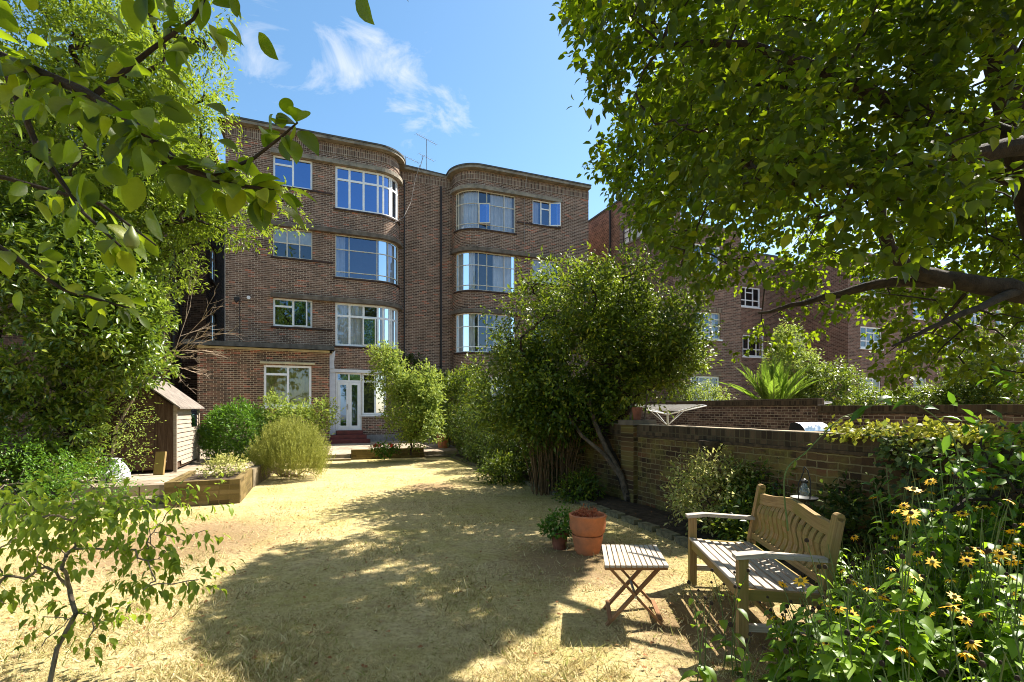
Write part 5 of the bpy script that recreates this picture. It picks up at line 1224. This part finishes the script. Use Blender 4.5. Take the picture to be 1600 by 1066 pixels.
# tall lime bush by the patio
tb = G(640, 712, .2)
shrub('tall_bush', 'tall lime green bush standing on the patio edge right of the garden door', 'bush',
      [((tb.x - .1, 14.6, 1.5), (.75, .7, 1.15)), ((tb.x - .45, 14.6, 2.3), (.45, .5, .6)), ((tb.x + .35, 14.6, 2.1), (.55, .5, .6)), ((tb.x + .45, 14.5, 1.2), (.45, .5, .75)), ((tb.x - .75, 14.6, 2.95), (.15, .2, .3))],
      1500, 10, .095, .45, 'l_lime', T_LOW, .28, .4, .25, .4, 90, (tb.x, 14.6, .2), root_r=.03, bump=(8, .28))
shrub('geranium', 'low plant with red flowers on the patio edge wall', 'flower', [((-3.75, 14.55, .35), (.42, .25, .15))], 120, 6, .07, .8, 'l_round', T_LOW, .1, .3, .2, .3, 0, (-3.75, 14.5, .2))
m = MB()
for i in range(16):
    c_ = Vector((-3.95 + random.choice((0, .42)) + random.uniform(-.1, .1), 14.4 + random.uniform(-.08, .08), .50 + random.uniform(-.03, .05)))
    m.lathe([(0, -.02), (.025, -.01), (.03, .01), (0, .02)], c_, 6)
m.build('flower', M['redflower'], bpy.data.objects['geranium'])
shrub('yellowing_shrub', 'olive and bronze shrub right of the tall lime green bush', 'shrub', [((-1.75, 16.0, 1.6), (.95, .8, 1.1)), ((-1.4, 16.0, 2.3), (.6, .5, .5))], 900, 10, .09, .45, 'l_mid', T_LOW, .25, .4, .3, .4, 60, (-1.75, 16.0, .2))
shrub('wall_climber', 'dark bluish climber on the recessed brick wall between the bays', 'climber', [(tuple(W(2.9, .9, 3.3)), (.7, .35, .9)), (tuple(W(3.9, .9, 2.7)), (.9, .35, .6))], 420, 8, .12, .5, 'l_dark', T_LOW, .25, .3, .3, .4, 40, tuple(W(3.2, 1.1, .16)), root_r=.03)
# undergrowth along the border
for i, (x, y, z, rx, ry, rz, mt, n, lab, nm) in enumerate([
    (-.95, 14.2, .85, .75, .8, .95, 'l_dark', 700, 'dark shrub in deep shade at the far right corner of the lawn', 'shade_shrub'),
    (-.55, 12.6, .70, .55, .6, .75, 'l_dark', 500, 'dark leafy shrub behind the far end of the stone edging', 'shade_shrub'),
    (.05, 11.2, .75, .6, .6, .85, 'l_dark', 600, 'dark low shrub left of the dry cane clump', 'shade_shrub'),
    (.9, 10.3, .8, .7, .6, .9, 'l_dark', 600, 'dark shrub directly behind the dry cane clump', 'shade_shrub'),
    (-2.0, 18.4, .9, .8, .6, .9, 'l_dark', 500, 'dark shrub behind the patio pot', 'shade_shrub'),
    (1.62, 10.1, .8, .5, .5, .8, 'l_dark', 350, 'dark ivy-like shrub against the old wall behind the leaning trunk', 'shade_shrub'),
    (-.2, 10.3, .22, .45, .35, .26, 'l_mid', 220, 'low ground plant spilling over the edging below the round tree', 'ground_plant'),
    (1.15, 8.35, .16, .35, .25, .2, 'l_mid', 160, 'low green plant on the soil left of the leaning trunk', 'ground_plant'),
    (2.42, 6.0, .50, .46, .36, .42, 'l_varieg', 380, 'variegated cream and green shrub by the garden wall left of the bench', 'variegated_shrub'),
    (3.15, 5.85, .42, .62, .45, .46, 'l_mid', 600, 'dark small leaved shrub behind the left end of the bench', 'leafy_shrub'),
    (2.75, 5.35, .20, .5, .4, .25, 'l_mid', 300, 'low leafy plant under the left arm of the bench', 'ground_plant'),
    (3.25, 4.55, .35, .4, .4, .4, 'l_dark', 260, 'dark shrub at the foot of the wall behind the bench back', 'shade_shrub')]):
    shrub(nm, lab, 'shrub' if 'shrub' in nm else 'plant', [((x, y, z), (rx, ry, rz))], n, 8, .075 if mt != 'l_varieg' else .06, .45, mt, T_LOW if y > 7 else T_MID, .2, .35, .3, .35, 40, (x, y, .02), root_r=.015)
# dry cane clump
r = thing('cane_clump', 'clump of dry brown canes standing below the round tree', 'plant', (.72, 9.1, 0)); m = MB()
for i in range(100):
    bx, by = .72 + random.uniform(-.34, .34), 9.1 + random.uniform(-.25, .25); h = random.uniform(.7, 1.3); lx = (bx - .72) * random.uniform(.1, .7)
    m.tube([(bx, by, 0), (bx + lx * .4, by, h * .5), (bx + lx + random.uniform(-.08, .08), by + random.uniform(-.1, .1), h)], [.008, .007, .004], 4, cap=False)
m.build('cane', M['cane'], r)
# grass tufts by the border are left to the grass object
# ivy and creeper on the garden wall
def ivy(name, label, pts_fn, n, L, mat, per=5):
    C = np.array([pts_fn() for _ in range(n)]); Dd = nrm(np.array([[-U.x, -U.y, .2]]) + rdir(n) * .6)
    P, D, NN, w = twig_leaves(C, Dd, per, .10, .1, .4, .5, .03); NN = nrm(NN * .5 + np.array([[-U.x, -U.y, .5]]))
    r = thing(name, label, 'climber', tuple(np.append(C.mean(0)[:2], 0))); leaf_mesh('foliage', P, D, NN, L * (.6 + .6 * rng.random(len(P))), .8, T_MID, M[mat], r)
    segs = []
    for i in range(0, n, 14): q = C[i]; segs.append(([q, q + np.array([random.uniform(-.1, .1), random.uniform(-.1, .1), -.12]), q + np.array([random.uniform(-.1, .1), random.uniform(-.2, .2), -.3])], [.004, .005, .006]))
    tubes_mesh('stem', segs, M['bark'], r, 4); return r
def f_top():
    d = -18.6 - 3.4 * random.random(); thick = min(1, (-18.4 - d) / 1.0); return tuple(W(3.72 + random.uniform(-.17, .15), d, 1.31 + random.uniform(-.02, .07) * thick))
ivy('yellow_creeper', 'bright yellow green creeper growing along the top of the garden wall', f_top, 520, .055, 'l_ivytop')
def f_side():
    d = -19.15 - 2.9 * random.random() ** .8; lo = max(.05, 1.15 - (-19.1 - d) * 1.0); return tuple(W(3.56 - random.random() * .25 * min(1, (-19.1 - d)), d, random.uniform(lo, 1.3)))
ivy('ivy', 'dark ivy hanging down the right end of the garden wall', f_side, 900, .06, 'l_ivy')
# arching shoots over the wall
def shoot(label, pts, leaves, L=.07, mat='l_lime', nm='climbing_shoot'):
    pts = [Vector(p) for p in pts]; fine = []
    for i in range(len(pts) - 1):
        p0 = pts[max(0, i - 1)]; p1 = pts[i]; p2 = pts[i + 1]; p3 = pts[min(len(pts) - 1, i + 2)]
        for k in range(6):
            t = k / 6; fine.append(.5 * ((2 * p1) + (p2 - p0) * t + (2 * p0 - 5 * p1 + 4 * p2 - p3) * t * t + (3 * p1 - p0 - 3 * p2 + p3) * t ** 3))
    fine.append(pts[-1]); r = thing(nm, label, 'plant shoot', pts[0]); m = MB(); m.tube(fine, [.006 * (1 - .7 * i / len(fine)) for i in range(len(fine))], 5); m.build('stem', M['stem'], r, smooth=True)
    P = []; D = []
    for k in leaves:
        q = k * (len(fine) - 1); i = min(int(q), len(fine) - 2); p = fine[i].lerp(fine[i + 1], q - i); P.append(tuple(p)); D.append((random.uniform(-1, 1), random.uniform(-.4, .4), random.uniform(-.6, .3)))
    for p_, d_ in zip(P, D): leaf_mesh('leaf', np.array([p_]), np.array([d_]), nrm(rng.normal(size=(1, 3)) * .4 + np.array([0, -.5, .8])), L * random.uniform(.8, 1.15), .5, T_FINE, M[mat], r, smooth=True, droop=.3)
shoot('long arching shoot with big leaves above the right end of the wall', [G(1480, 900, .2) if False else (2.75, 2.95, .75), (2.70, 2.95, 1.15), (2.62, 2.98, 1.45), (2.35, 3.0, 1.62), (2.15, 3.0, 1.55)], [.45, .62, .7, .78, .85, .93, 1], .095, 'l_round')
shoot('thin climbing shoot with red tipped leaves in front of the wall coping', [(1.82, 3.25, .75), (1.80, 3.25, 1.12), (1.95, 3.25, 1.28), (2.15, 3.25, 1.48), (2.28, 3.25, 1.53)], [.38, .42, .5, .55, .62, .7, .8, .86, .9, .95, 1], .045, 'l_lime')

# neighbour's plants
def palm(base, h, label):
    r = thing('palm', label, 'palm', base); b = Vector(base)
    m = MB(); m.tube([b, b + Vector((0, 0, h))], [.16, .13], 10); m.build('trunk', M['bark'], r, smooth=True)
    P, D, NN, Ls = [], [], [], []; mr = MB()
    for i in range(26):
        a = i * 2.399; el = R(random.uniform(48, 86)); L = random.uniform(1.9, 2.7); o = b + Vector((0, 0, h)); dh = Vector((math.cos(a), math.sin(a), 0)); pts = []
        for k in range(13):
            t = k / 12; pts.append(o + dh * (L * t * math.cos(el) * (1 + .3 * t)) + Vector((0, 0, L * t * math.sin(el) - .45 * L * t * t * math.cos(el))))
        mr.tube(pts, [.014 * (1 - .8 * k / 12) for k in range(13)], 4, cap=False)
        for k in range(34):
            t = .15 + .85 * k / 33; q = t * 12; j = min(int(q), 11); p = pts[j].lerp(pts[j + 1], q - j); tg_ = (pts[j + 1] - pts[j]).normalized(); sdv = tg_.cross(Vector((0, 0, 1))).normalized()
            for s_ in (-1, 1):
                P.append(tuple(p)); D.append(tuple(sdv * s_ * .7 + tg_ * .95 + Vector((0, 0, .15)))); NN.append((0, 0, 1)); Ls.append(.40 * math.sin(math.pi * min(1, .18 + t * .8)))
    mr.build('frond_rib', M['stem'], r)
    leaf_mesh('frond_leaflets', np.array(P), np.array(D), np.array(NN) + .2 * rng.normal(size=(len(P), 3)), np.array(Ls), .055, T_LOW, M['l_palm'], r)
palm((9.45, 17.8, 0), 1.25, 'green palm with upright feathery fronds behind the neighbouring wall')
for (lobes, lab, mt, n) in (
    ([((11.0, 19.6, 2.7), (1.1, 1.0, 1.5)), ((10.9, 19.4, 4.2), (.5, .5, .6))], 'leafy light green shrub right of the palm with a tall top', 'l_lime', 900),
    ([((12.2, 19.0, 2.1), (1.3, 1.0, 1.2))], 'rounded mid green shrub at the right of the palm shrubbery', 'l_mid', 900),
    ([((12.6, 17.0, 1.5), (.9, .6, .6)), ((14.0, 17.0, 1.6), (1.1, .7, .65)), ((15.4, 16.8, 1.7), (1.0, .7, .8))], 'low spreading hedge above the neighbouring wall at the right', 'l_mid', 1500),
    ([((16.4, 15.8, 2.9), (1.6, 1.2, 1.9)), ((15.3, 16.2, 2.6), (.9, .8, 1.1))], 'olive green small tree behind the wall at the right edge', 'l_mid', 1500),
    ([((8.3, 21.5, 1.6), (1.3, .8, 1.0))], 'low lime shrub at the foot of the red brick wing', 'l_lime', 500),
    ([((-21, 24, 4.5), (4.5, 3, 4.5))], 'tall dark tree far left behind the ash tree', 'l_mid', 900)):
    shrub('neighbouring_shrub', lab, 'shrub', lobes, n, 9, .12, .45, mt, T_LOW, .3, .4, .3, .4, 60, (lobes[0][0][0], lobes[0][0][1], 0))

# coneflowers in the foreground
def flower_mesh(parent, c, axis, sz, droop=.25, green=False):
    c = Vector(c); ax_ = Vector(axis).normalized(); q = ax_.to_track_quat('Z', 'Y'); n = random.choice((9, 10, 11, 12)); m = MB()
    for k in range(n):
        a = 2 * math.pi * k / n + random.uniform(-.1, .1); l = sz * random.uniform(.85, 1.1); dr = droop * random.uniform(.5, 1.5)
        e = Vector((math.cos(a), math.sin(a), 0)); s_ = Vector((-math.sin(a), math.cos(a), 0)); w_ = sz * .17
        f = lambda v: c + q @ v
        pts = [e * .006 - s_ * w_ * .4, e * .006 + s_ * w_ * .4, e * l * .55 + s_ * w_ + Vector((0, 0, -dr * l * .3)), e * l + Vector((0, 0, -dr * l)), e * l * .55 - s_ * w_ + Vector((0, 0, -dr * l * .3))]
        m.quad([f(p) for p in pts], [(0, 0), (0, 1), (.5, 1), (1, .5), (.5, 0)])
    fl = m.build('flower', M['petal'], parent)
    m = MB(); cz = sz * .28; st = []
    for j in range(5):
        a = j / 4 * math.pi / 2; st.append((cz * math.cos(a), cz * 1.1 * math.sin(a)))
    m.lathe(st, (0, 0, 0), 8); m.v = [tuple(c + q @ Vector(v)) for v in m.v]; m.build('seed_cone', M['cone_green' if green else 'cone'], fl, smooth=True)
    return fl
def coneflower(h, nst, nfl, seedheads, spreadr):
    r = thing('coneflower', '', 'flower', (0, 0, 0)); m = MB(); P, D, NN, Ls = [], [], [], []; heads = []
    for i in range(nst):
        a = random.uniform(0, 6.28); rr = spreadr * random.uniform(.3, 1); hh = h * random.uniform(.72, 1.05); e = Vector((math.cos(a) * rr, math.sin(a) * rr, hh)); b0 = Vector((math.cos(a) * .05, math.sin(a) * .05, 0))
        pts = [b0.lerp(e, k / 5) + Vector((0, 0, 0)) + Vector((math.cos(a), math.sin(a), 0)) * (-.05 * math.sin(k / 5 * math.pi)) + Vector((random.uniform(-.01, .01), random.uniform(-.01, .01), 0)) for k in range(6)]
        m.tube(pts, [.0045, .004, .0036, .003, .0026, .002], 5, cap=False)
        nlv = int(15 * h) + 4 if nfl else 4
        for k in range(nlv):
            t = (k + random.random()) / nlv * (.82 if h > .7 else .88); q = t * 5; j = min(int(q), 4); p = pts[j].lerp(pts[j + 1], q - j); a2 = k * 2.4 + random.random()
            P.append(tuple(p)); D.append((math.cos(a2), math.sin(a2), random.uniform(-.35, .45))); Ls.append((.115 - .06 * t) * random.uniform(.7, 1.2)); NN.append((random.uniform(-.3, .3), random.uniform(-.3, .3), 1))
        if i < nfl: flower_mesh(r, pts[-1], (math.cos(a) * .4 + random.uniform(-.4, .1), random.uniform(-.7, .1), random.uniform(.45, 1)), random.uniform(.027, .035), random.uniform(0, .5), random.random() < .3)
        elif i < nfl + seedheads:
            heads.append((pts[-1], 1.35))
        for s_ in range(2):
            if random.random() < (.22 if nfl else .6):
                q0 = pts[3].lerp(pts[4], random.random()); q1 = q0 + Vector((random.uniform(-.09, .09), random.uniform(-.09, .09), random.uniform(.08, .16))); m.tube([q0, q1], [.002, .0015], 4, cap=False)
                heads.append((q1, 1.0))
    m.build('stem', M['stem'], r)
    for q_, k_ in heads:
        hd = MB(); hd.lathe([(0, -.006 * k_), (.007 * k_, -.003 * k_), (.008 * k_, .004 * k_), (.004 * k_, .010 * k_), (0, .011 * k_)], q_, 7); hd.build('seed_head', M['cone'], r, smooth=True)
    leaf_mesh('foliage', np.array(P), np.array(D), np.array(NN), np.array(Ls) * 1.12, .60, T_FINE, M['l_rud'], r, smooth=True, droop=.35)
    return r
protos = {'tall': [coneflower(1.14, 8, 4, 2, .22) for _ in range(4)], 'mid': [coneflower(.84, 9, 3, 2, .22) for _ in range(3)], 'low': [coneflower(.55, 8, 2, 2, .2) for _ in range(2)], 'dry': [coneflower(.62, 3, 0, 3, .12) for _ in range(1)], 'leafy': [coneflower(.74, 11, 1, 0, .27) for _ in range(2)]}
def copy_tree(o, parent=None):
    c = o.copy(); COL.objects.link(c)
    if parent is not None: c.parent = parent
    for ch in list(o.children): copy_tree(ch, c)
    return c
bpy.context.view_layer.update()
spots = []
for i in range(200):
    if len(spots) >= 66: break
    Y = random.uniform(1.45, 3.6); lim = 1.28 if Y < 2.9 else 2.35
    X = random.uniform(lim, min(4.2, Y * 1.15 + .1))
    if X < lim: continue
    if all((X - a) ** 2 + (Y - b) ** 2 > .15 ** 2 for a, b, _ in spots):
        pxx = 800 + F * X / Y
        if pxx < (1250 if Y < 2.7 else 1215): continue
        if Y < 1.9: k = 'low' if pxx < 1350 else random.choice(('mid', 'leafy', 'low'))
        elif pxx < 1300: k = 'low'
        elif pxx < 1400: k = random.choice(('mid', 'leafy'))
        else: k = random.choice(('tall', 'tall', 'mid', 'leafy'))
        spots.append((X, Y, k))
spots += [(1.02, 2.65, 'dry'), (1.28, 2.9, 'dry'), (1.02, 2.05, 'dry')]
CLAB = {'tall': 'tall coneflower with yellow petals and dark centres among the right foreground flowers', 'mid': 'knee high yellow coneflower in the right foreground flower bed',
        'low': 'short yellow coneflower at the left and front edge of the flower clump', 'dry': 'thin coneflower stem with dark seed heads in front of the bench', 'leafy': 'broad leaved green coneflower mostly without blooms in the flower bed'}
used = set()
for X, Y, k in spots:
    pr = random.choice(protos[k])
    if pr.name in used: o = copy_tree(pr)
    else: o = pr; used.add(pr.name)
    o.location = (X, Y, 0); o.rotation_euler = (0, 0, random.uniform(0, 6.28)); s_ = random.uniform(.88, 1.1); o.scale = (s_, s_, s_)
    props(o, CLAB[k], 'flower', 'yellow coneflowers in the right foreground' if k != 'dry' else 'dry seed head stems in front of the bench')
for lst in protos.values():
    for pr in lst:
        if pr.name not in used:
            for c in list(pr.children_recursive): bpy.data.objects.remove(c)
            bpy.data.objects.remove(pr)
# leafy shrub at the right edge
shrub('leafy_shrub', 'big leaved shrub at the right edge above the yellow flowers', 'shrub', [((3.15, 3.0, 1.12), (.42, .35, .34)), ((2.75, 3.05, 1.0), (.3, .25, .22)), ((3.5, 3.1, 1.35), (.35, .3, .4))], 80, 6, .085, .45, 'l_round', T_FINE, .2, .3, .5, .3, 60, (3.3, 3.1, 0), root_r=.02)

# ------------------------------------------------------------------ lawn grass and leaf litter
nb = 260000
Yb = 2.3 + (12.5 - 2.3) * rng.random(nb) ** 2.1; Xb = (rng.random(nb) * 2 - 1) * 1.08 * Yb
ep = np.array([(p.x, p.y) for p in EDGE]); o_ = np.argsort(ep[:, 1]); xlim = np.interp(Yb, ep[o_, 1], ep[o_, 0])
ok = (Xb < xlim - .03) & (Xb > -5.4) & ((Yb < 7.8) | (Xb > -4.2 - (Yb - 8) * .35))
Xb, Yb = Xb[ok], Yb[ok]; n_ = len(Xb)
den = np.sin(Xb * 3.1 + np.sin(Yb * 2.3)) * np.sin(Yb * 2.7 + np.sin(Xb * 1.7)); hgt = (.018 + .016 * rng.random(n_)) * (1 + .45 * den) * np.where(rng.random(n_) < .06, 1.9, 1.0)
bald = (np.sin(Xb * 9.1 + 2 * np.sin(Yb * 5.3)) * np.sin(Yb * 8.3 + 2 * np.sin(Xb * 6.7)) > .45) & (rng.random(n_) < .8); worn = np.zeros(n_, bool)
for (cx, cy, rr) in ((.75, 5.1, 1.15), (1.5, 3.5, .95), (1.25, 2.5, .6), (-3.9, 5.8, 1.7), (-1.6, 9.9, .8)): worn |= (np.hypot(Xb - cx, Yb - cy) / rr + .35 * np.sin(Xb * 5 + np.sin(Yb * 7)) < .75) & (rng.random(n_) < .75)
hgt = np.where(bald | worn, .003, hgt)
D = rng.normal(size=(n_, 3)) * np.array([.75, .75, .25]) + np.array([0, 0, .75]); NN = rdir(n_)
o = leaf_mesh('grass', np.stack([Xb, Yb, np.full(n_, .002)], 1), D, NN, hgt * 1.25, .13, T_BLADE, M['l_grass']); props(o, 'short dry straw coloured lawn grass', 'grass', kind='stuff')
n_ = 900; Yf = 2.4 + 7 * rng.random(n_) ** 1.5; Xf = (rng.random(n_) * 2 - 1) * Yf; kf = (Xf < np.interp(Yf, ep[o_, 1], ep[o_, 0]) + 1.5) & (Xf > -6)
Xf, Yf = Xf[kf], Yf[kf]
n2_ = 420; Xg = -2.2 - 3.2 * rng.random(n2_); Yg = 3.2 + 4.6 * rng.random(n2_); Xf = np.append(Xf, Xg); Yf = np.append(Yf, Yg); n_ = len(Xf)
o = leaf_mesh('fallen_leaves', np.stack([Xf, Yf, np.where(Xf > np.interp(Yf, ep[o_, 1], ep[o_, 0]) - .05, .085, .02)], 1), rng.normal(size=(n_, 3)) * np.array([1, 1, .15]), rng.normal(size=(n_, 3)) * .3 + np.array([0, 0, 1]), .035 * (.6 + .7 * rng.random(n_)), .6, T_MID, M['l_dead'])
props(o, 'scattered brown fallen leaves on the dry lawn', 'leaves', kind='stuff')

# trees across the garden behind the viewer, seen only in the window panes
for (x, y, h, s_) in ((-9, -13, 15, 4.5), (1, -15, 18, 5.0), (12, -12, 15, 4.5)):
    shrub('garden_tree', 'broad garden tree standing behind the viewer', 'tree', [((x, y, h * .62), (s_, s_ * .8, h * .4))], 1300, 5, .5, .55, 'l_mid', T_LOW, .7, .3, .3, .4, 40, (x, y, 0), root_r=.25, group='trees behind the viewer')
